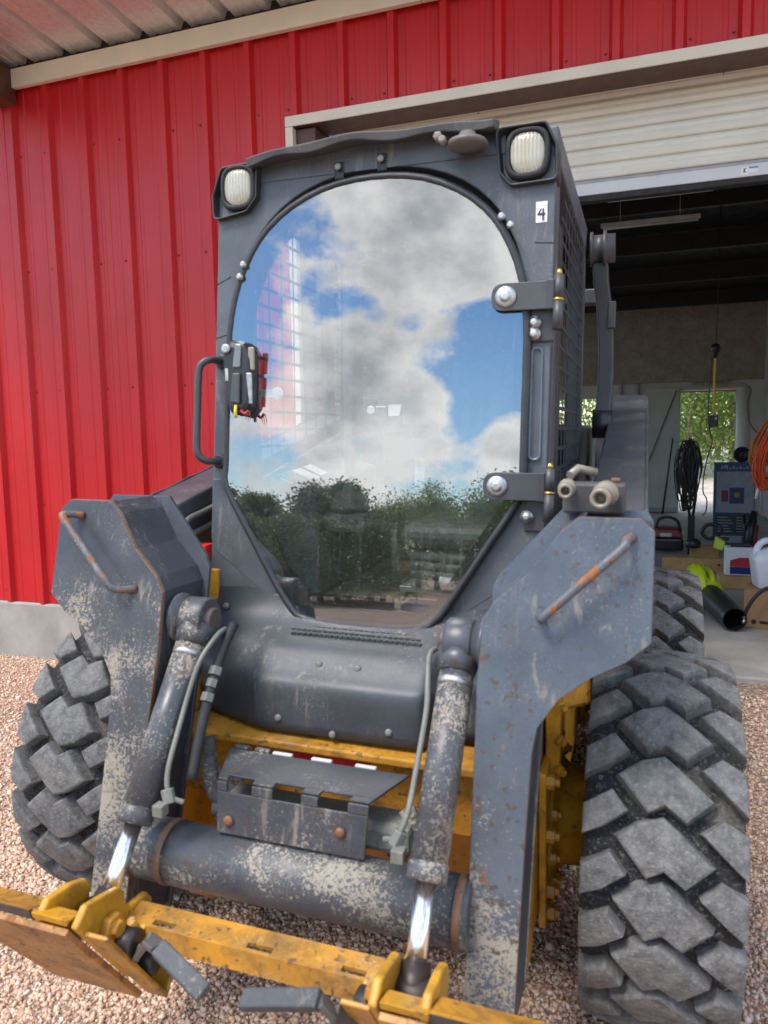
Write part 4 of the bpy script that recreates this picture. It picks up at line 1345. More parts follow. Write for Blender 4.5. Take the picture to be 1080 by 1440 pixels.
# ---------------- loader arms
def ky(z):
    return -.43 + .245 * (z - 1.31)
def beam_z(y):
    return 1.315 + .21 * y
KNEE = [(.581, 1.321), (.700, 1.321), (.728, 1.296), (.728, 1.084), (.682, 1.043), (.616, 1.007), (.556, .960), (.517, .901), (.509, .850), (.505, .70), (.502, .50), (.500, .30), (.402, .30), (.399, .53), (.394, .80), (.390, .977), (.394, 1.106), (.416, 1.141), (.486, 1.205), (.545, 1.290)]
WEB = [(.581, 1.318), (.545, 1.290), (.486, 1.205), (.416, 1.141), (.396, 1.106), (.392, .977), (.396, .80), (.401, .53), (.404, .31)]
def by(z):            # back plate of the knee
    return -.285 + .245 * (z - 1.16)
for s in (1, -1):
    arm = MB()
    y0, y1 = -.40, 1.62
    a = [(s * .572, y0, beam_z(y0)), (s * .715, y0, beam_z(y0)), (s * .715, y0, beam_z(y0) - .20), (s * .572, y0, beam_z(y0) - .20)]
    b = [(s * .572, y1, beam_z(y1)), (s * .715, y1, beam_z(y1)), (s * .715, y1, beam_z(y1) - .22), (s * .572, y1, beam_z(y1) - .22)]
    arm.prism(a, b)
    ao = arm.build('loader_arm', M['beam'], L, .008)
    # weld bead along the beam's outer top edge
    mb = MB()
    mb.tube([(s * .714, -.35 + .06 * k, beam_z(-.35 + .06 * k) - .001 + .002 * ((k * 7) % 3 - 1)) for k in range(33)], .005, 6)
    mb.build('weld_bead', M['beam'], ao)
    mb = MB()
    mb.prism([(s * x, ky(z), z) for x, z in KNEE], [(s * x, ky(z) + .014, z) for x, z in KNEE])
    kp = mb.build('knee_plate', M['arm_muddy'] if s < 0 else M['arm_clean'], ao, .0015, 1)
    edge_faces(kp, M['rust_edge'], (0, 1, -.245))
    # web between the front and back plates
    mb = MB()
    m = len(WEB)
    f0 = [(s * x, ky(z) + .014, z) for x, z in WEB]; f1 = [(s * (x + .0), by(z) - .002, z) for x, z in WEB]
    g0 = [(s * (x + .010), ky(z) + .014, z) for x, z in WEB]; g1 = [(s * (x + .010), by(z) - .002, z) for x, z in WEB]
    vs = f0 + f1 + g0 + g1
    fs = []
    for i in range(m - 1):
        fs += [(i, i + 1, m + i + 1, m + i), (2 * m + i, 3 * m + i, 3 * m + i + 1, 2 * m + i + 1), (i, 2 * m + i, 2 * m + i + 1, i + 1), (m + i, m + i + 1, 3 * m + i + 1, 3 * m + i)]
    fs += [(0, m, 3 * m, 2 * m), (m - 1, 2 * m - 1 + 2 * m - m * 0 - m + m - m, 4 * m - 1, 2 * m - 1)] if False else [(0, m, 3 * m, 2 * m), (m - 1, 3 * m - 1, 4 * m - 1, 2 * m - 1)]
    mb.add(vs, fs)
    mb.build('arm_web', M['arm_shaded'] if s < 0 else M['arm_clean'], ao)
    # outer web over the wheel
    OW = [(.722, 1.30), (.722, 1.09), (.61, 1.012), (.55, .962), (.512, .90), (.502, .80), (.500, .55), (.497, .31)]
    mb = MB(); m = len(OW)
    f0 = [(s * x, ky(z) + .014, z) for x, z in OW]; f1 = [(s * x, by(z) - .002, z) for x, z in OW]
    g0 = [(s * (x - .010), ky(z) + .014, z) for x, z in OW]; g1 = [(s * (x - .010), by(z) - .002, z) for x, z in OW]
    fs = []
    for i in range(m - 1):
        fs += [(i, i + 1, m + i + 1, m + i), (2 * m + i, 3 * m + i, 3 * m + i + 1, 2 * m + i + 1)]
    fs += [(0, m, 3 * m, 2 * m), (m - 1, 3 * m - 1, 4 * m - 1, 2 * m - 1)]
    mb.add(f0 + f1 + g0 + g1, fs); mb.build('outer_web', M['arm'], ao)
    # back plate, standing proud of the web
    BP = [(.530, 1.318), (.715, 1.318), (.728, 1.296), (.728, 1.084), (.616, 1.007), (.556, .960), (.517, .901), (.509, .850), (.502, .50), (.500, .30), (.395, .30), (.385, .80), (.378, 1.0), (.380, 1.135), (.394, 1.165)]
    mb = MB()
    mb.prism([(s * x, by(z), z) for x, z in BP], [(s * x, by(z) + .014, z) for x, z in BP])
    edge_faces(mb.build('back_plate', M['arm'] if s < 0 else M['arm_clean'], ao, .0015, 1), M['arm'], (0, 1, -.245))
    # grab bar welded on the knee plate
    mb = MB()
    top = Vector((s * .686, ky(1.285), 1.285)); bot = Vector((s * .512, ky(1.118), 1.118))
    o_ = Vector((0, -.045, 0))
    if s > 0:
        pth = [top + Vector((0, .0, 0)), top + o_ * .8 + Vector((-.012, 0, -.004)), top.lerp(bot, .1) + o_, top.lerp(bot, .5) + o_, top.lerp(bot, .9) + o_, bot + o_ * .8 + Vector((.008, 0, .004)), bot + Vector((0, .0, 0))]
    else:
        pth = [top + Vector((.03, .0, -.004)), top + o_ * .8 + Vector((.004, 0, .002)), top.lerp(bot, .06) + o_, top.lerp(bot, .5) + o_, top.lerp(bot, .86) + o_, bot + o_ * .8 + Vector((.004, 0, -.004)), bot + Vector((.04, .0, -.008))]
    mb.tube(smooth_path(pth, 4), .0095, 10)
    mb.build('grab_bar', worn_paint('grab_bar_paint', (.075, .085, .10), .45, 2.1, .45, off=21 + s), ao)
    # pivot boss and pin of the tilt cylinder
    mb = MB()
    mb.lathe([(.062, 0), (.062, .010), (.050, .014), (.050, .030)], 28, axis_mat((s * .392, -.415, 1.03), (-s, 0, 0)))
    mb.build('pivot_boss', M['arm'], ao)
    # rear tower link
# hydraulic couplers on the right arm
hc = MB(); hc.box((.535, -.31, 1.315), (.668, -.24, 1.382))
hb = hc.build('coupler_block', M['cab_roof'], L, .006)
def coup(p, d, rr, mat):
    mb = MB()
    mb.lathe([(rr * .8, 0), (rr * .8, .03), (rr * 1.25, .032), (rr * 1.25, .062), (rr * .95, .064), (rr * .95, .09), (rr, .092), (rr, .112), (rr * .62, .112), (rr * .62, .085), (rr * .1, .084)], 20, axis_mat(p, d))
    return mb
coup((.548, -.315, 1.378), (.03, -1, -.05), .015, None).build('hydraulic_coupler', M['old_brass'], hb)
coup((.636, -.32, 1.370), (-.14, -1, -.10), .021, None).build('hydraulic_coupler', M['old_brass'], hb)
mb = MB(); mb.box((.635, -.27, 1.3825), (.655, -.25, 1.392)); mb.build('port_cap', M['rust_edge'], hb, .003)
mb = MB(); mb.tube([(.545, -.25, 1.395), (.56, -.22, 1.41), (.60, -.2, 1.40)], .010, 8); mb.build('port_fitting', M['old_brass'], hb)
# hydraulic lines running inside the left arm
for dz in (0, .05):
    mb = MB()
    mb.tube(smooth_path([(-.555, 1.3, beam_z(1.3) - .06 - dz), (-.555, .4, beam_z(.4) - .06 - dz), (-.555, .0, beam_z(0) - .055 - dz), (-.556, -.12, beam_z(-.12) - .052 - dz), (-.565, -.16, beam_z(-.16) - .09 - dz)], 5), .009, 8)
    mb.build('hydraulic_line', M['dirty_tube'], hb)
# curved rear link with its roller pin
mb = MB()
pts = smooth_path([(.528, 1.02, 2.12), (.532, 1.03, 2.05), (.546, 1.05, 1.95), (.556, 1.06, 1.80), (.556, 1.06, 1.65), (.548, 1.05, 1.53)], 5)
rings = []
for i, p in enumerate(pts):
    w = .028
    rings.append([(p[0] - w, p[1] - .03, p[2]), (p[0] + w, p[1] - .03, p[2]), (p[0] + w, p[1] + .05, p[2]), (p[0] - w, p[1] + .05, p[2])])
mb.ring(rings, caps=True, smooth=False)
lk = mb.build('rear_link', M['bracket'], L, .006)
mb = MB()
mb.lathe([(.062, 0), (.062, .010), (.050, .012), (.050, .045), (.064, .048), (.064, .058), (.052, .06), (.052, .09)], 28, axis_mat((.490, 1.0, 2.17), (1, 0, 0)))
mb.build('link_roller', M['bracket'], lk)
mb = MB(); mb.lathe([(.055, 0), (.055, .07)], 24, axis_mat((.515, 1.04, 1.52), (1, 0, 0))); mb.build('link_pin', M['black'], lk)
mb = MB(); mb.box((.560, 1.015, 1.88), (.588, 1.06, 1.98)); mb.build('link_tab', M['bracket'], lk, .003)
mb = MB(); mb.box((.30, 1.30, 2.02), (.55, 1.38, 2.08)); mb.build('link_crossbar', M['bracket'], lk, .005)
for s in (1, -1):
    mb = MB(); mb.prism([(s * .50, 1.45, .80), (s * .50, 1.95, .80), (s * .50, 1.80, 1.62), (s * .50, 1.55, 1.62)], [(s * .57, 1.45, .80), (s * .57, 1.95, .80), (s * .57, 1.80, 1.62), (s * .57, 1.55, 1.62)])
    mb.build('arm_tower', M['beam'], L, .01)

# ---------------- tilt cylinders
def tilt(s):
    p0, p1, p2 = Vector((s * .334, -.415, 1.03)), Vector((s * .334, -.695, .640)), Vector((s * .338, -.80, .495))
    d = (p1 - p0).normalized()
    mb = MB()
    mb.tube([p0 + d * .05, p1 - d * .03], .0375, 28)
    mb.tube([p1 - d * .032, p1 - d * .030, p1, p1 + d * .004], [.0376, .0395, .0395, .034], 28)
    cyl = mb.build('tilt_cylinder', M['cyl'], L)
    mb = MB()
    mb.lathe([(.051, -.031), (.055, -.026), (.055, .026), (.051, .031)], 30, axis_mat(p0, (1, 0, 0)))
    mb.tube([p0 + d * .02, p0 + d * .07], [.050, .040], 24)
    mb.build('cylinder_eye', M['eye'], cyl)
    mb = MB(); mb.lathe([(.029, -.046), (.031, -.042), (.031, .044), (.027, .047)], 24, axis_mat(p0, (1, 0, 0))); mb.build('pivot_pin', worn_paint('pin_steel', (.09, .07, .06), .1, 1.0, .5, off=30), cyl)
    mb = MB(); mb.tube([p1, p2], .0195, 24); mb.build('cylinder_rod', M['chrome'], cyl)
    mb = MB(); mb.tube([p0 + d * .085, p0 + d * .10], .0385, 28, caps=True); mb.build('cylinder_band', M['steel'], cyl)
    # pressure tube down the inner side
    q = lambda t, ox, oy: tuple(p0 + d * t + Vector((-s * ox, oy, 0)))
    mb = MB()
    mb.tube(smooth_path([q(.03, .062, .035), q(.035, .066, -.004), q(.085, .055, -.028), q(.15, .048, -.026), q(.28, .050, -.022), q(.36, .054, -.018), q(.41, .070, -.006), q(.43, .10, .015)], 5), .0062, 8)
    mb.build('pressure_tube', M['dirty_tube'], cyl)
    mb = MB()
    mb.tube([q(.395, .062, -.012), q(.43, .074, .0)], .015, 6, smooth=False)
    mb.box(*[Vector(q(.44, .06, -.01)) + Vector((e_, e_, e_)) for e_ in (-.013, .013)])
    mb.build('tube_fitting', M['dirty_tube'], cyl, .002)
    # hose behind the tube with hex ferrules
    if s > 0:
        return cyl
    mb = MB()
    mb.tube(smooth_path([q(.02, .075, .05), q(.10, .074, .03), q(.25, .078, .03), q(.40, .085, .05)], 5), .013, 10)
    mb.build('hydraulic_hose', M['black_matte'], cyl)
    mb = MB()
    for t in (.125, .155, .19): mb.tube([q(t, .076, .024), q(t + .02, .076, .024)], .0165 if t != .155 else .014, 6, smooth=False)
    mb.build('hose_ferrules', M['dirty_tube'], cyl)
    return cyl
tilt(1); tilt(-1)

# ---------------- cross tube and the hose guard on it
mb = MB()
mb.tube([(-.405, -.60, .525), (.405, -.60, .525)], .070, 36)
ct = mb.build('cross_tube', M['tube'], L)
for x in (-.385, -.30, .385):
    mb = MB(); mb.tube([(x - .008, -.60, .525), (x + .008, -.60, .525)], .0725, 36); mb.build('weld_ring', worn_paint('weld_rust', (.2, .1, .05), .2, 1.2, .6, off=33), ct)
mb = MB()
for s in (-1, 1):
    mb.tube([(s * .24, -.52, .60), (s * .10, -.50, .63)], .016, 10); mb.tube([(s * .24, -.505, .565), (s * .10, -.49, .61)], .014, 10)
mb.build('hose_stubs', M['dirty_tube'], ct)
mb = MB(); mb.box((-.20, -.56, .59), (.26, -.47, .655)); mb.build('hose_manifold', M['dirty_tube'], ct, .015)
for (a, b, c, r_) in (((-.285, -.47, .70), (-.25, -.50, .63), (-.19, -.51, .60), .020), ((-.30, -.44, .74), (-.275, -.46, .66), (-.20, -.48, .62), .016), ((.235, -.50, .67), (.26, -.52, .62), (.20, -.53, .59), .020), ((-.26, -.42, .66), (-.22, -.44, .62), (-.15, -.47, .60), .018)):
    mb = MB(); mb.tube(smooth_path([a, b, c], 5), r_, 10); mb.build('muddy_hose', M['muddy'], ct)
# bent guard plate with three slots on its fold
GB, GF = [(-.236, -.455, .722), (.227, -.455, .716)], None
def gtop(u, v):      # u across 0..1, v back->front 0..1
    xb = -.232 + .459 * u; xf = -.182 + .364 * u
    return Vector((xb + (xf - xb) * v, -.455 - .137 * v, .720 - .006 * v))
def gfront(u, v):
    xf = -.182 + .364 * u
    return Vector((xf * (1 - .03 * v), -.592 - .016 * v, .714 - .112 * v))
cuts = [0, .07, .24, .38, .57, .68, .87, 1]
mb = MB()
def quad(fn, u0, u1, v0, v1, th):
    a = [fn(u0, v0), fn(u1, v0), fn(u1, v1), fn(u0, v1)]
    nrm = (a[1] - a[0]).cross(a[3] - a[0]).normalized() * th
    mb.prism([tuple(p) for p in a], [tuple(p + nrm) for p in a])
mb_ = mb
quad(gtop, 0, 1, 0, .86, -.006)
quad(gfront, 0, 1, .19, 1, -.006)
for i in range(len(cuts) - 1):
    if i % 2 == 0:
        quad(gtop, cuts[i], cuts[i + 1], .861, 1, -.006)
        quad(gfront, cuts[i], cuts[i + 1], 0, .189, -.006)
hg = mb.build('hose_guard', M['guard'], L, .002)
for (u, w) in ((.30, .10), (.52, .10), (.76, .10)):
    p = gtop(u, -.05)
    mb = MB(); mb.box(p + Vector((-.026, 0, -.03)), p + Vector((.026, .012, .006))); mb.build('guard_tab', simple('pale_tab', (.55, .54, .5), .5), hg, .003)
for (u) in (.06, .18):
    p = gtop(u, -.06); mb = MB(); mb.box(p + Vector((-.02, 0, -.03)), p + Vector((.02, .016, .008))); mb.build('guard_tab', M['guard'], hg, .004)
for (u, v) in ((.09, .72), (.84, .55)):
    p = gfront(u, v); mb = MB(); mb.lathe([(.012, 0), (.011, .006), (.005, .009)], 14, axis_mat(p + Vector((0, -.007, 0)), (0, -1, 0))); mb.build('guard_rivet', worn_paint('rivet_rust', (.2, .08, .04), .1, 1.3, .6, off=35), hg)

# ---------------- quick attach coupler, tipped forward
QO = Vector((0, -.93, .535)); qv = Vector((0, .576, -.817)); qn = Vector((0, .817, .576))
def Q(u, v, n): return QO + Vector((u, 0, 0)) + qv * v + qn * n
qa = empty('attachment_coupler', (0, -.8, .4), parent=L)
def qp(mb, name, mat, bevel=0, seg=2):
    mb.v = [(p[0], p[1] + .8, p[2] - .4) for p in mb.v]
    return mb.build(name, mat, qa, bevel, seg)
def slab(mb, poly, u0, u1):
    """polygon in (v, n) drawn out along the loader's width"""
    return mb.prism([tuple(Q(u0, v, n)) for v, n in poly], [tuple(Q(u1, v, n)) for v, n in poly])
def sheet(mb, poly, n0, n1):
    return mb.prism([tuple(Q(u, v, n0)) for u, v in poly], [tuple(Q(u, v, n1)) for u, v in poly])
def bar(p, q, w, t, side):
    p, q = Vector(p), Vector(q); dd = (q - p).normalized(); sd_ = dd.cross(Vector(side)).normalized(); nn = sd_.cross(dd)
    a = [p + sd_ * w + nn * t, p - sd_ * w + nn * t, p - sd_ * w - nn * t, p + sd_ * w - nn * t]
    return [tuple(v) for v in a], [tuple(v + (q - p)) for v in a]
greasy = simple('greasy_steel', (.045, .035, .028), .45, .4, .4)
drum_m = simple('dark_greased_steel', (.05, .045, .04), .4, .5, .3)
lever_m = simple('lever_steel', (.11, .10, .09), .45, .3, .3)
grip_m = worn_paint('lever_grip', (.05, .055, .06), .34, .15, .6, off=40)
for s in (1, -1):
    mb = MB(); sheet(mb, [(s * u, v) for u, v in ((.318, 0), (.303, .335), (.545, .35), (.60, .18), (.66, 0))], -.001, .012); qp(mb, 'face_plate', M['plate_face'], .002)
    # lip along the near edge and its flange
    mb = MB(); slab(mb, [(.0, .012), (-.027, .019), (-.020, .027), (.012, .018)], s * .405, s * .70); qp(mb, 'top_lip', M['guard'], .002)
    mb = MB(); slab(mb, [(-.0275, .0195), (.034, .064), (.040, .056), (-.0195, .0275)], s * .405, s * .70); qp(mb, 'lip_flange', M['yellow_worn'], .003)
    mb = MB(); slab(mb, [(-.005, .013), (-.022, .019), (.020, .052), (.026, .045), (-.008, .022)], s * .318, s * .404); qp(mb, 'pocket_lip', M['yellow'], .003)
    # cheeks of the clevis that holds the rod eye
    for (u0, u1, back) in ((.385, .402, 0), (.296, .313, 1)):
        po = [(-.006, .0125), (-.012, .055), (.022, .088), (.060, .122), (.085, .124), (.105, .108), (.125, .110), (.165, .158), (.195, .158), (.225, .11), (.25, .0125)] if back else [(-.006, .0125), (-.012, .05), (.03, .10), (.065, .126), (.09, .124), (.12, .09), (.17, .0125)]
        mb = MB(); slab(mb, po, s * u0, s * u1); qp(mb, 'clevis_cheek', M['yellow'], .005)
    pin = Vector((s * .344, -.805, .487))
    mb = MB(); mb.lathe([(.030, -.034), (.034, -.030), (.034, .030), (.030, .034)], 24, axis_mat(pin, (1, 0, 0)))
    d_ = Vector((0, -.105, -.145)).normalized()
    mb.tube([Vector((s * .338, -.80, .495)) - d_ * .045, Vector((s * .342, -.80, .495)) + d_ * .03], [.026, .034], 20)
    qp(mb, 'rod_eye', greasy)
    mb = MB(); mb.lathe([(.030, 0), (.030, .020), (.018, .022), (.018, .032)], 6, axis_mat(Q(s * .296, .085, .055), (-s, 0, 0)), smooth=False); qp(mb, 'pivot_nut', M['yellow_worn'], .003)
    # lock box at the inner end: rails, end cap, drums in shadow
    mb = MB(); slab(mb, [(.02, .0125), (.335, .0125), (.335, .022), (.02, .022)], s * .24, s * .295); qp(mb, 'box_rail', M['yellow_worn'], .003)
    mb = MB(); slab(mb, [(.325, .0225), (.336, .0225), (.300, .085), (.288, .085)], s * .24, s * .295); qp(mb, 'box_end', M['yellow'], .003)
    mb = MB(); slab(mb, [(.125, .075), (.29, .075), (.29, .086), (.125, .086)], s * .24, s * .295); qp(mb, 'box_rail', M['yellow'], .003)
    mb = MB(); slab(mb, [(.06, .0225), (.30, .0225), (.285, .0745), (.13, .0745)], s * .292, s * .2955); qp(mb, 'box_back', drum_m)
    mb = MB(); mb.lathe([(.028, 0), (.030, .004), (.030, .05), (.024, .054)], 20, axis_mat(Q(s * .292, .125, .046), (-s, 0, 0))); qp(mb, 'lock_drum', drum_m)
    mb = MB(); mb.lathe([(.026, 0), (.028, .004), (.028, .045), (.02, .05)], 20, axis_mat(Q(s * .292, .235, .050), (-s, 0, 0))); qp(mb, 'lock_drum', drum_m)
    mb = MB(); mb.tube([tuple(Q(s * .262, .10, .078)), tuple(Q(s * .262, .165, .074))], .009, 10); mb.tube([tuple(Q(s * .262, .21, .078)), tuple(Q(s * .262, .255, .074))], .009, 10); qp(mb, 'lock_spring', M['yellow_worn'])
    # lever: bent flat arm ending in a bar grip
    if s < 0:
        P = [Q(-.262, .175, .045), Vector((-.225, -.835, .455)), Vector((-.172, -.87, .520)), Vector((-.140, -.885, .522)), Vector((-.022, -.915, .480))]
    else:
        P = [Q(.262, .175, .045), Vector((.245, -.86, .46)), Vector((.228, -.90, .495)), Vector((.205, -.91, .525)), Vector((.052, -.905, .480))]
    mb = MB()
    mb.prism(*bar(P[0], P[1], .016, .006, (1, 0, 0))); mb.prism(*bar(P[1], P[2], .016, .006, (1, 0, 0))); mb.prism(*bar(P[2], P[3], .016, .006, (0, 0, 1)))
    qp(mb, 'lock_lever', lever_m, .003)
    mb = MB(); mb.prism(*bar(P[3], P[4], .017, .011, (0, -.5, 1))); qp(mb, 'lever_grip', grip_m, .004)
# slotted angle bar joining the two halves
mb = MB()
def bsec(u, pr): return [tuple(QO + Vector((u, y + .93, z - .535))) for y, z in pr]
top0, top1, ridge, low = (-.730, .487), (-.730, .479), (-.790, .479), (-.797, .438)
full = [top0, ridge, low, (-.789, .437), (-.783, .471), top1]
sl_ = ((-.232, -.180), (-.012, .044), (.190, .240))
edges = [-.296] + [e_ for q_ in sl_ for e_ in q_] + [.296]
for k in range(0, len(edges), 2): mb.prism(bsec(edges[k], full), bsec(edges[k + 1], full))
for (a, b) in sl_:
    p1_ = [top0, (-.768, .482), (-.768, .474), top1]; p2_ = [(-.782, .480), ridge, low, (-.789, .437), (-.783, .471)]
    mb.prism(bsec(a, p1_), bsec(b, p1_)); mb.prism(bsec(a, p2_), bsec(b, p2_))
qp(mb, 'slotted_bar', M['yellow_worn'])

# ================================================================== THINGS IN THE GARAGE
FZ = .15
def thing(name, loc, label, cat, group=None, rz=0):
    return tag(empty(name, loc, (0, 0, rz)), label, cat, group)
def single(mb, name, mat, loc, label, cat, bevel=0, group=None):
    o = mb.build(name, mat, None, bevel)
    o.location = loc
    return tag(o, label, cat, group)
# leaf blower lying with its tube towards the apron
t = thing('leaf_blower', (1.215, 4.0, FZ), 'lime green battery leaf blower lying on the concrete floor', 'leaf blower', rz=R(7))
t.scale = (1.0, 1.15, 1.0)
mb = MB(); mb.tube([(.0, -.05, .115), (.012, -.25, .105), (.03, -.58, .085)], [.088, .085, .076], 28, caps=False); mb.tube([(.03, -.58, .085), (.012, -.25, .105), (.0, -.05, .115)], [.072, .08, .083], 28, caps=False)
mb.build('blower_tube', M['black'], t)
mb = MB(); mb.lathe([(.06, -.03), (.145, -.025), (.16, .0), (.16, .05), (.13, .075), (.06, .08)], 32, axis_mat((-.085, .07, .165), (1, 0, .12))); mb.build('fan_housing', M['lime'], t, .006)
mb = MB(); mb.tube([(.0, -.06, .12), (.0, .05, .135), (.0, .20, .15)], [.096, .108, .085], 24); mb.build('blower_body', M['lime'], t)
mb = MB(); mb.tube(smooth_path([(.02, -.03, .20), (.02, .0, .25), (.015, .10, .275), (.0, .22, .262), (.0, .27, .22)], 4), [.022] * 17, 12); mb.build('handle', M['lime'], t)
mb = MB(); mb.box((-.062, .20, .12), (.062, .40, .265)); mb.build('battery', M['black'], t, .012)
for x in (-.03, .03):
    mb = MB(); mb.box((x - .006, .22, .2655), (x + .006, .395, .272)); mb.build('battery_stripe', M['lime'], t, .002)
mb = MB(); mb.tube([(.075 * math.cos(a), .14, .17 + .085 * math.sin(a)) for a in [R(15 + 15 * k) for k in range(11)]], .009, 8); mb.build('guard_hoop', M['lime'], t)
mb = MB(); mb.lathe([(.11, 0), (.11, .006), (.02, .01)], 28, axis_mat((-.115, .07, .162), (-1, 0, -.12))); mb.build('intake_grille', M['black'], t)
# cardboard box, jug on it
t = thing('cardboard_box', (1.63, 3.62, FZ), 'brown cardboard box standing on the garage floor under a white jug', 'box', rz=R(-14))
mb = MB(); mb.box((-.20, -.17, .001), (.22, .17, .252)); mb.build('carton', M['card'], t, .004)
mb = MB(); mb.prism([(-.20, -.17, .252), (.22, -.17, .252), (.22, -.0, .256), (-.20, -.0, .256)], [(-.20, -.17, .256), (.22, -.17, .256), (.22, -.0, .260), (-.20, -.0, .260)]); mb.build('flap', M['card'], t)
mb = MB(); mb.prism([(-.20, .003, .252), (.22, .003, .252), (.22, .17, .256), (-.20, .17, .256)], [(-.20, .003, .256), (.22, .003, .256), (.22, .17, .260), (-.20, .17, .260)]); mb.build('flap', M['card'], t)
mb = MB(); mb.lathe([(.016, 0), (.016, .001)], 18, axis_mat((-.135, -.1705, .045), (0, -1, 0))); mb.build('printed_mark', M['ink'], t)
mb = MB(); mb.box((-.10, -.1715, .035), (-.02, -.1705, .055)); mb.build('printed_mark', M['ink'], t)
t = thing('plastic_jug', (1.60, 3.62, FZ + .262), 'white plastic jug with moulded handle standing on the cardboard box', 'jug', rz=R(8))
mb = MB()
def rr_(hx, hy, z, r=.035):
    return [(x, y, z) for x, y in round_poly([(-hx, -hy), (hx, -hy), (hx, hy), (-hx, hy)], r, 4)]
mb.ring([rr_(.120, .085, 0), rr_(.130, .092, .012), rr_(.148, .100, .17), rr_(.152, .102, .185), rr_(.152, .102, .20), rr_(.135, .092, .245), rr_(.060, .05, .27), rr_(.055, .048, .272)], caps=True)
mb.build('jug_body', M['jug'], t)
mb = MB(); mb.tube(smooth_path([(-.125, 0, .215), (-.12, 0, .27), (-.08, 0, .315), (.0, 0, .325), (.07, 0, .30), (.10, 0, .24)], 4), .022, 12); mb.build('jug_handle', M['jug'], t)
mb = MB(); mb.prism([(-.04, -.094, .215), (.12, -.094, .215), (.11, -.076, .256), (-.03, -.076, .256)], [(-.04, -.097, .216), (.12, -.097, .216), (.11, -.079, .257), (-.03, -.079, .257)]); mb.build('jug_label', simple('tan_label', (.33, .24, .17), .6), t)
# black hose with a bright fitting
t = thing('air_hose', (1.39, 3.40, .22), 'black hose with a silver fitting arching in front of the cardboard box', 'hose')
mb = MB(); mb.tube(smooth_path([(.0, 0, .03), (.01, -.005, .07), (.04, -.01, .135), (.085, -.01, .195), (.14, -.01, .228), (.25, 0, .235), (.45, .05, .2)], 6), .0125, 10); mb.build('hose', M['black_matte'], t)
mb = MB(); mb.lathe([(.011, 0), (.019, .004), (.019, .022), (.012, .024), (.012, .036), (.016, .038), (.016, .05)], 14, Matrix.Translation((0, 0, -.02))); mb.build('fitting', M['steel'], t)
# retail carton on the lumber
t = thing('retail_carton', (1.50, 4.85, .262), 'white retail carton with red and blue print behind the jug', 'carton')
mb = MB(); mb.box((-.09, 0, 0), (.12, .13, .235)); mb.build('carton', M['white_paint'], t, .003)
mb = MB(); mb.box((-.055, -.0025, .01), (.12, -.0005, .07)); mb.build('blue_band', simple('blue_print2', (.01, .03, .16), .45), t)
mb = MB(); mb.prism([(-.055, -.0025, .072), (.12, -.0025, .072), (.12, -.0025, .15), (.02, -.0025, .15), (-.055, -.0025, .125)], [(-.055, -.0005, .072), (.12, -.0005, .072), (.12, -.0005, .15), (.02, -.0005, .15), (-.055, -.0005, .125)]); mb.build('red_band', simple('red_print2', (.45, .03, .03), .45, var=.4), t)
mb = MB(); mb.box((-.05, .02, .2355), (.11, .10, .26)); mb.build('carton_insert', M['black'], t, .008)
# lumber
for i, (x0, x1, y, z0, h, lab) in enumerate(((.93, 1.53, 5.60, FZ, .125, 'front pine plank lying on edge on the garage floor'), (1.20, 1.46, 5.95, FZ, .19, 'short pine block standing behind the long plank'), (1.36, 1.95, 4.80, FZ, .108, 'pine plank under the retail carton'))):
    mb = MB(); mb.box((0, 0, .002), (x1 - x0, .09 if i < 2 else .2, h)); o = single(mb, 'lumber', M['wood'], (x0, y, z0), lab, 'plank', .004, 'loose lumber on the garage floor')
    if i == 0:
        mb = MB(); mb.lathe([(.012, 0), (.012, .0015)], 12, axis_mat((.50, -.0005, .065), (0, -1, 0))); mb.build('knot', M['ink'], o)
# stand hung with black cables
t = thing('cable_stand', (1.24, 6.6, FZ), 'black post hung with bundles of dark cables before the back doorway', 'cable stand')
mb = MB(); mb.box((-.035, -.02, .0), (.035, .02, .42)); mb.build('post', M['black'], t, .004)
for sx in (-1, 1):
    mb = MB(); mb.tube([(sx * .012, 0, .40), (sx * .05 - .01, 0, .62), (sx * .05 - .03, 0, 1.18)], .014, 8); mb.build('fork', M['black'], t)
rl = random.Random(5)
for k in range(30):
    cx = rl.uniform(-.12, .015); w = rl.uniform(.02, .075); top = 1.16 + rl.uniform(-.03, .10) - abs(cx + .05) * .6; bot = rl.uniform(.46, .85); yy = rl.uniform(-.05, .04)
    pts = [(cx - w, yy, top - .15), (cx - w * .6, yy, top - .02), (cx, yy, top), (cx + w * .6, yy, top - .02), (cx + w, yy, top - .15), (cx + w * .9 + rl.uniform(-.02, .02), yy, (top + bot) / 2), (cx + w * .5, yy, bot + .05), (cx, yy, bot), (cx - w * .5, yy, bot + .05), (cx - w * .9 + rl.uniform(-.02, .02), yy, (top + bot) / 2)]
    P = smooth_path(pts + [pts[0]], 4)[:-1]
    mb = MB(); mb.tube(P, rl.uniform(.004, .009), 6, closed=True); mb.build('cable_loop', M['black'], t)
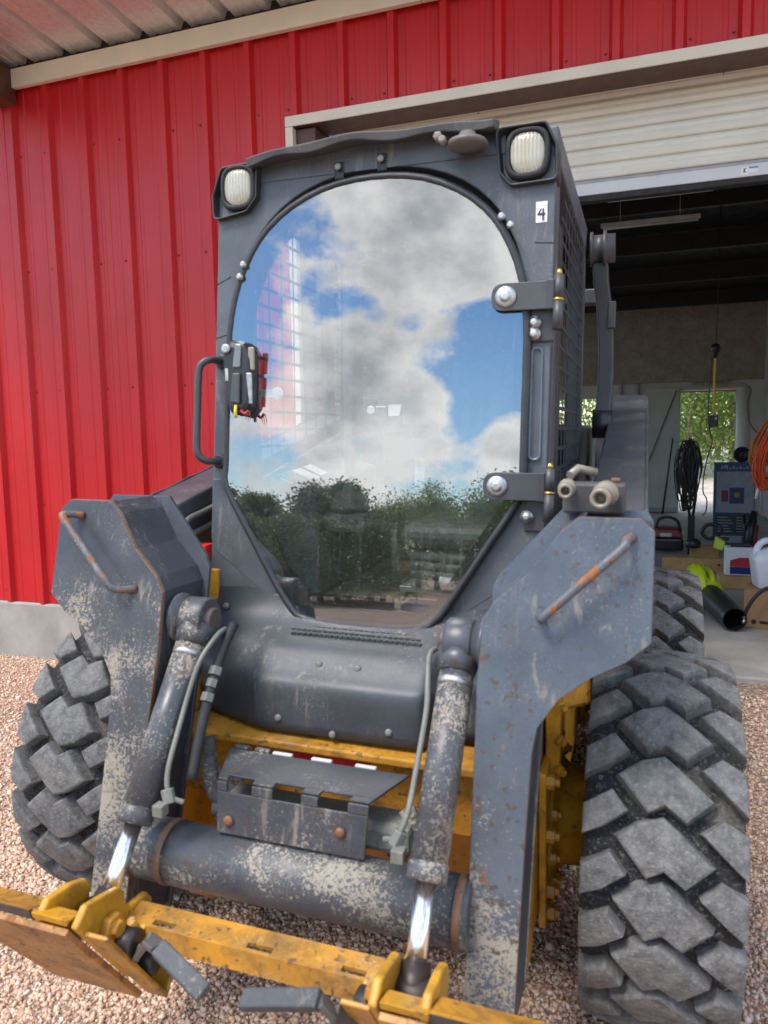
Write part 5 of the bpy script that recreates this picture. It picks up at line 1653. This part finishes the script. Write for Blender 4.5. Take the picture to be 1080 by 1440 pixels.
# big blue carton leaning by the doorway, round speaker on it
t = thing('blue_carton', (1.715, 7.2, FZ), 'tall blue printed carton standing beside the back doorway', 'carton', rz=R(-3))
mb = MB(); mb.box((-.21, 0, .001), (.21, .16, .96)); mb.build('carton', M['blue_print'], t, .005)
mb = MB(); mb.box((-.185, -.003, .40), (.20, -.0005, .86)); mb.build('picture_panel', M['grey_print'], t)
mb = MB(); mb.box((-.185, -.003, .15), (.20, -.0005, .385)); mb.build('text_panel', M['dark_print'], t)
mb = MB(); mb.box((-.185, -.003, .06), (.20, -.0005, .135)); mb.build('barcode_strip', M['grey_print'], t)
mb = MB(); mb.box((-.05, -.0045, .50), (.10, -.003, .68)); mb.build('picture', simple('picture_blue', (.03, .05, .15), .4), t)
mb = MB(); mb.box((-.13, -.0045, .52), (-.06, -.003, .65)); mb.build('picture', simple('picture_red', (.18, .03, .06), .4), t)
mb = MB(); mb.lathe([(.03, 0), (.03, .001)], 16, axis_mat((.03, -.0048, .60), (0, -1, 0))); mb.build('picture', simple('picture_yellow', (.30, .28, .03), .4), t)
for k in range(6):
    mb = MB(); mb.box((-.165, -.0045, .18 + .032 * k), (-.01 - .02 * (k % 3), -.003, .188 + .032 * k)); mb.build('text_line', M['grey_print'], t)
    mb = MB(); mb.box((.03, -.0045, .18 + .032 * k), (.16 - .02 * (k % 2), -.003, .188 + .032 * k)); mb.build('text_line', M['grey_print'], t)
mb = MB(); mb.box((-.15, -.0045, .075), (-.04, -.003, .12)); mb.build('barcode', M['dark_print'], t)
mb = MB(); mb.box((.09, -.0045, .07), (.18, -.003, .125)); mb.build('price_label', simple('dull_red_label', (.22, .04, .04), .5), t)
mb = MB()
for (a, b, c, d) in ((-.14, .885, -.125, .935), (-.125, .92, -.105, .90), (-.105, .90, -.085, .935), (-.085, .885, -.07, .935)):
    mb.box((a, -.0045, min(b, d)), (c, -.003, max(b, d)))
for k in range(7): mb.box((-.055 + .034 * k, -.0045, .893), (-.034 + .034 * k, -.003, .905 + .012 * (k % 2)))
mb.build('lettering', M['grey_print'], t)
t = thing('round_speaker', (1.79, 7.26, FZ + .962), 'round black speaker on top of the blue carton', 'speaker')
mb = MB(); mb.lathe([(.02, .06), (.075, .055), (.088, .03), (.09, 0), (.082, -.012), (.075, -.008), (.05, .012), (.03, .02)], 32, axis_mat((0, 0, .085), (0, -1, .05)) @ Matrix.Scale(-1, 4, (0, 0, 1))); mb.build('speaker_shell', M['black'], t)
mb = MB(); mb.lathe([(.026, 0), (.018, .01), (.004, .014)], 20, axis_mat((0, -.0, .085), (0, -1, .05)) @ Matrix.Translation((0, 0, -.02))); mb.build('speaker_cone', M['purple'], t)
# white plastic roll beside the doorway
mb = MB(); mb.tube([(0, 0, .001), (0, 0, 1.0), (.0, 0, 1.95)], [.10, .10, .098], 28); mb.tube([(0, 0, 1.951), (0, 0, 1.956)], [.075, .075], 24)
single(mb, 'plastic_roll', simple('white_roll', (.62, .61, .55), .45, var=.06), (2.18, 10.62, FZ), 'tall white plastic roll standing upright right of the back doorway', 'roll')
# coiled cords on the right wall
def coil(name, loc, n, w, h, mat, label, seed, lean):
    rl = random.Random(seed)
    t = thing(name, loc, label, 'cord coil', 'cord coils hanging at the right wall')
    mb = MB(); mb.tube([(0, .06, .02), (0, 0, .02), (0, -.01, .05)], .008, 8); mb.build('hook', M['steel'], t)
    for k in range(n):
        w_, h_ = w * rl.uniform(.5, 1.05), h * rl.uniform(.82, 1.05); oy = rl.uniform(-.045, .045); ox = rl.uniform(-.02, .02)
        pts = [(0, 0), (w_ * .35, -.10 * h_), (w_, -.55 * h_), (w_ * .8, -.85 * h_), (.0, -h_), (-w_ * .8, -.85 * h_), (-w_, -.55 * h_), (-w_ * .35, -.10 * h_)]
        P = smooth_path([(x + ox + lean * z, oy, z) for x, z in pts] + [(ox, oy, 0)], 4)[:-1]
        mb = MB(); mb.tube(P, .0075, 6, closed=True); mb.build('cord_loop', mat, t)
    return t
coil('cord_coil', (1.80, 5.45, 1.56), 16, .09, .42, M['orange2'], 'amber extension cord coil hanging behind the brighter orange coil', 3, .18)
c2 = coil('cord_coil', (1.86, 5.20, 1.60), 24, .12, .62, M['orange'], 'bright orange red extension cord coil with white plug at the right wall', 4, .20)
mb = MB(); mb.tube([(-.17, 0, -.62), (-.185, 0, -.72)], .013, 8); mb.build('plug', M['white_paint'], c2)
# drop cord with outlet box
t = thing('drop_cord', (1.39, 6.0, 1.5), 'yellow and black drop cord with outlet box hanging before the doorway', 'cord')
mb = MB(); mb.tube([(.012, 0, 2.1), (.008, 0, 1.2), (-.002, 0, .78)], .004, 6); mb.build('suspension_wire', M['black'], t)
mb = MB(); mb.lathe([(.01, .05), (.035, .04), (.045, .01), (.04, -.02), (.02, -.05), (.015, -.09)], 14, Matrix.Translation((-.004, 0, .76))); mb.build('cord_cap', M['black'], t)
mb = MB(); mb.tube(smooth_path([(-.002, 0, .70), (-.008, 0, .45), (-.004, 0, .25), (-.004, 0, .12)], 5), .011, 8); mb.build('yellow_cable', M['yellow_cord'], t)
mb = MB(); mb.box((-.045, -.03, .01), (.035, .03, .12)); mb.build('outlet_box', M['black'], t, .008)
mb = MB(); mb.box((.005, -.033, .08), (.02, -.0305, .105)); mb.build('outlet_label', M['white_paint'], t)
mb = MB(); mb.tube(smooth_path([(-.03, 0, .68), (-.05, 0, .40), (-.055, 0, .15), (-.04, 0, -.02), (-.012, 0, -.13), (-.05, 0, -.28), (-.08, 0, -.45), (-.085, 0, -.62), (-.05, 0, -.70), (-.055, 0, -.82), (-.09, 0, -.86)], 5), .006, 6); mb.build('black_cable', M['black'], t)
# dark red machine on the floor
t = thing('power_machine', (1.02, 6.75, FZ), 'low dark red and black power machine standing behind the rear tyre', 'machine')
mb = MB(); mb.box((-.17, -.12, .03), (.15, .16, .17)); mb.build('machine_base', M['black'], t, .03, 3)
mb = MB(); mb.prism([(-.17, -.125, .172), (.15, -.125, .172), (.10, -.11, .27), (-.13, -.11, .27)], [(-.17, .16, .172), (.15, .16, .172), (.10, .14, .27), (-.13, .14, .27)]); mb.build('machine_cover', M['red_dull'], t, .02, 3)
mb = MB(); mb.box((-.09, -.132, .185), (.03, -.122, .225)); mb.build('machine_plate', M['steel'], t, .003)
mb = MB(); mb.tube(smooth_path([(-.14, 0, .26), (-.10, 0, .36), (0, 0, .385), (.09, 0, .34), (.12, 0, .22)], 5), .018, 10); mb.build('carry_handle', M['black'], t)
# string trimmer head with lime guard
t = thing('garden_tool', (1.43, 5.75, FZ + .19), 'lime and black battery garden tool lying over the pine lumber', 'garden tool')
mb = MB(); mb.prism([(-.05, -.10, .03), (.03, -.12, .0), (.06, -.10, .09), (-.02, -.08, .14)], [(-.05, .0, .03), (.03, -.02, .0), (.06, .0, .09), (-.02, .02, .14)]); mb.build('tool_shell', M['lime'], t, .012)
mb = MB(); mb.tube(smooth_path([(-.02, 0, .12), (.03, .02, .17), (.0, .05, .23), (-.09, .06, .23), (-.14, .06, .16), (-.09, .05, .10), (-.02, .03, .11)], 4), .018, 10); mb.build('tool_handle', M['black'], t)
mb = MB(); mb.lathe([(.02, 0), (.07, .01), (.075, .06), (.05, .09), (.02, .1)], 18, Matrix.Translation((-.22, .05, .0))); mb.build('tool_motor', M['black'], t)
# thin pole leaning on the door leaf
mb = MB(); mb.tube([(0, 0, .002), (.14, .17, 1.2)], [.016, .012], 8)
single(mb, 'leaning_pole', M['black'], (1.055, 10.70, FZ), 'thin black pole leaning against the white door leaf', 'pole')
# orange plug on the floor with its lead
t = thing('extension_lead', (1.10, 5.0, FZ), 'dark lead with orange plug on the floor beside the rear tyre', 'lead')
mb = MB(); mb.tube([(-.03, 0, .02), (.05, 0, .02)], [.02, .013], 10); mb.build('plug', M['orange'], t)
mb = MB(); mb.tube(smooth_path([(.05, 0, .012), (.14, .02, .008), (.20, -.08, .008), (.05, -.16, .008), (-.12, -.10, .008)], 5), .006, 6); mb.build('lead', M['black'], t)
# brown wire along the right wall
mb = MB(); mb.tube(smooth_path([(2.13, 10.9, 2.2), (1.95, 8.0, 1.97), (1.91, 7.9, 1.80), (1.925, 7.8, 1.56), (2.03, 7.8, 1.42), (2.2, 7.8, 1.38)], 6), .006, 6)
o = single(mb, 'wall_wire', simple('brown_wire', (.14, .05, .03), .5), (0, 0, 0), 'thin brown wire drooping beside the white plastic roll', 'wire')
# tool bag and red tool under the coils
t = thing('tool_bundle', (1.80, 6.6, FZ), 'dark bundle of tools leaning below the orange coil', 'tools')
mb = MB(); mb.tube([(0, 0, .0), (.02, .0, .25), (.05, .02, .48)], [.07, .06, .03], 12); mb.build('bag', M['black'], t)
mb = MB(); mb.tube([(.04, -.05, .05), (.07, -.05, .34)], .02, 8); mb.build('red_tool', M['red_dull'], t)
mb = MB(); mb.tube([(-.03, -.02, .1), (-.05, .0, .44)], .018, 8); mb.build('black_tool', M['black'], t)
# unlit strip lamp under the roof; second one added in place of a guide reflection
for (x0, x1, y, z, lab) in ((.31, 1.225, 6.0, 3.50, 'unlit strip lamp under the dark roof, clear of the roller door'), (.47, 1.15, 3.35, 3.02, 'added lamp strip behind the roller door bottom bar, standing in for a reflection')):
    t = thing('strip_lamp', ((x0 + x1) / 2, y, z), lab, 'strip lamp', 'strip lamps under the garage roof')
    w = (x1 - x0) / 2
    mb = MB(); mb.box((-w, -.03, .0), (w, .03, .035)); mb.build('lamp_body', M['tube_lamp'], t, .004)
    mb = MB(); mb.tube([(-w + .02, 0, -.012), (w - .02, 0, -.012)], .014, 10); mb.build('lamp_tube', M['tube_lamp'], t)
    for q in (-.6, .6):
        mb = MB(); mb.tube([(q * w, 0, .035), (q * w, 0, max(.1, 4.2 - (y - WY) / 8.7 * .8 - z - .02))], .002, 5); mb.build('lamp_wire', M['steel'], t)

# ================================================================== TREES
def crown_mesh(name, seed, kind):
    g = np.random.default_rng(seed)
    if kind == 'juniper':
        n, nl = 300, 46
        u = g.random(n)
        h = .10 + .9 * u ** .85
        rad = .36 * (1 - h) ** .62 * (0.75 + .35 * g.random(n)) + .02
        a = g.random(n) * 2 * np.pi
        rr = rad * np.sqrt(g.random(n)) ** .6
        C = np.stack([rr * np.cos(a), rr * np.sin(a), h], -1)
        cs, ls = .055, .017
    else:
        n, nl = 320, 46
        lob = g.normal(size=(9, 3)) * (.23, .23, .12) + (0, 0, .74)
        C = lob[g.integers(0, 9, n)] + g.normal(size=(n, 3)) * (.11, .11, .08)
        C[:, 2] = np.clip(C[:, 2], .36, 1.05)
        cs, ls = .055, .016
    P = (C[:, None] + g.normal(size=(n, nl, 3)) * cs * (1, 1, .75)).reshape(-1, 3)
    k = len(P)
    d1 = g.normal(size=(k, 3)); d1 /= np.linalg.norm(d1, axis=1)[:, None]
    d2 = np.cross(d1, g.normal(size=(k, 3))); d2 /= np.linalg.norm(d2, axis=1)[:, None]
    s = ls * g.uniform(.5, 1.2, k)[:, None]
    V = np.stack([P - d1 * s, P + d2 * s * .55, P + d1 * s, P - d2 * s * .55], 1).reshape(-1, 3)
    return np_mesh(name, V, np.arange(4 * k).reshape(-1, 4), M['juniper' if kind == 'juniper' else 'oak'])
def yard_crown(name, seed):
    g = np.random.default_rng(seed)
    n, nl = 260, 34
    C = np.stack([g.normal(size=n) * .20, g.normal(size=n) * .20, .10 + .95 * g.random(n)], -1)
    P = (C[:, None] + g.normal(size=(n, nl, 3)) * .045).reshape(-1, 3)
    k = len(P)
    d1 = g.normal(size=(k, 3)); d1 /= np.linalg.norm(d1, axis=1)[:, None]
    d2 = np.cross(d1, g.normal(size=(k, 3))); d2 /= np.linalg.norm(d2, axis=1)[:, None]
    s = .011 * g.uniform(.5, 1.2, k)[:, None]
    V = np.stack([P - d1 * s, P + d2 * s * .6, P + d1 * s, P - d2 * s * .6], 1).reshape(-1, 3)
    return np_mesh(name, V, np.arange(4 * k).reshape(-1, 4), M['oak'])
def trunk_mesh(name, seed, kind):
    rl = random.Random(seed)
    mb = MB()
    H = .92 if kind == 'juniper' else .62
    base = [(0, 0, -.02), (rl.uniform(-.02, .02), rl.uniform(-.02, .02), H * .35), (rl.uniform(-.03, .03), rl.uniform(-.03, .03), H * .7), (0, 0, H)]
    mb.tube(smooth_path(base, 4), [(.032 if kind != 'yard' else .020) * (1 - .8 * i / 12) for i in range(13)], 8)
    for k in range(9):
        z = H * (.25 + .7 * k / 9); a = rl.uniform(0, 6.28); l = (.26 if kind != 'juniper' else .22) * (1.1 - .6 * k / 9)
        mb.tube([(0, 0, z), (math.cos(a) * l * .5, math.sin(a) * l * .5, z + l * .35), (math.cos(a) * l, math.sin(a) * l, z + l * .9)], [.012, .008, .003] if kind != 'yard' else [.006, .004, .002], 6)
    me = mb.mesh(name)
    me.materials.append(M['bark'])
    return me
JC = [crown_mesh('crown', 20 + i, 'juniper') for i in range(4)]
OC = [crown_mesh('crown', 40 + i, 'oak') for i in range(3)]
JT, OT = [trunk_mesh('trunk', 50 + i, 'juniper') for i in range(2)], [trunk_mesh('trunk', 60 + i, 'oak') for i in range(2)]
YC, YT = [yard_crown('crown', 80 + i) for i in range(3)], [trunk_mesh('trunk', 90 + i, 'yard') for i in range(3)]
def tree(x, y, h, w, kind, i, label, group, z=0):
    t = thing('juniper_tree' if kind == 'juniper' else 'oak_tree', (x, y, z), label, 'tree', group, rz=(i * 2.39) % 6.28)
    t.scale = (h * w, h * w, h)
    for nm, me in (('crown', YC[i % 3]), ('trunk', YT[i % 3])) if kind == 'yard' else (('crown', (JC if kind == 'juniper' else OC)[i % (4 if kind == 'juniper' else 3)]), ('trunk', (JT if kind == 'juniper' else OT)[i % 2])):
        o = bpy.data.objects.new(nm, me); COL.objects.link(o); o.parent = t
    return t
rl = random.Random(12)
lab_j = 'dark green juniper in the tree line mirrored in the cab door glass'
lab_o = 'broad rounded tree in the tree line mirrored in the cab door glass'
for i in range(40):
    az = R(-30 + 90 * (i / 39) + rl.uniform(-1.2, 1.2)); d = rl.uniform(25, 33)
    big = 8 <= i <= 22 and i % 3 == 0
    h = rl.uniform(3.5, 4.5) if not big else rl.uniform(4.4, 5.0)
    tree(.7 - math.sin(az) * d, -2 - math.cos(az) * d, h, rl.uniform(.95, 1.25), 'oak' if big else 'juniper', i, lab_o if big else lab_j, 'broad trees behind the camera' if big else 'junipers behind the camera')
for i in range(12):
    az = R(22 + 16 * (i / 11)); d = rl.uniform(17, 22)
    tree(.7 - math.sin(az) * d, -2 - math.cos(az) * d, rl.uniform(1.8, 2.5), 1.5, 'juniper', i + 1, lab_j, 'junipers behind the camera')
lab_b = 'leafy green tree standing in the yard beyond the back doorway'
for i, (x, y, h) in enumerate(((1.9, 19.0, 5.0), (3.0, 20.5, 6.0), (4.3, 19.5, 5.2), (2.4, 24, 7), (4.4, 25, 7), (1.0, 22, 6), (.2, 18.5, 5), (-1.2, 19.5, 5.5), (5.8, 22, 6.5), (3.4, 29, 8), (1.4, 30, 8))):
    tree(x, y, h, .8, 'yard', i, lab_b, 'trees beyond the back doorway', .25)
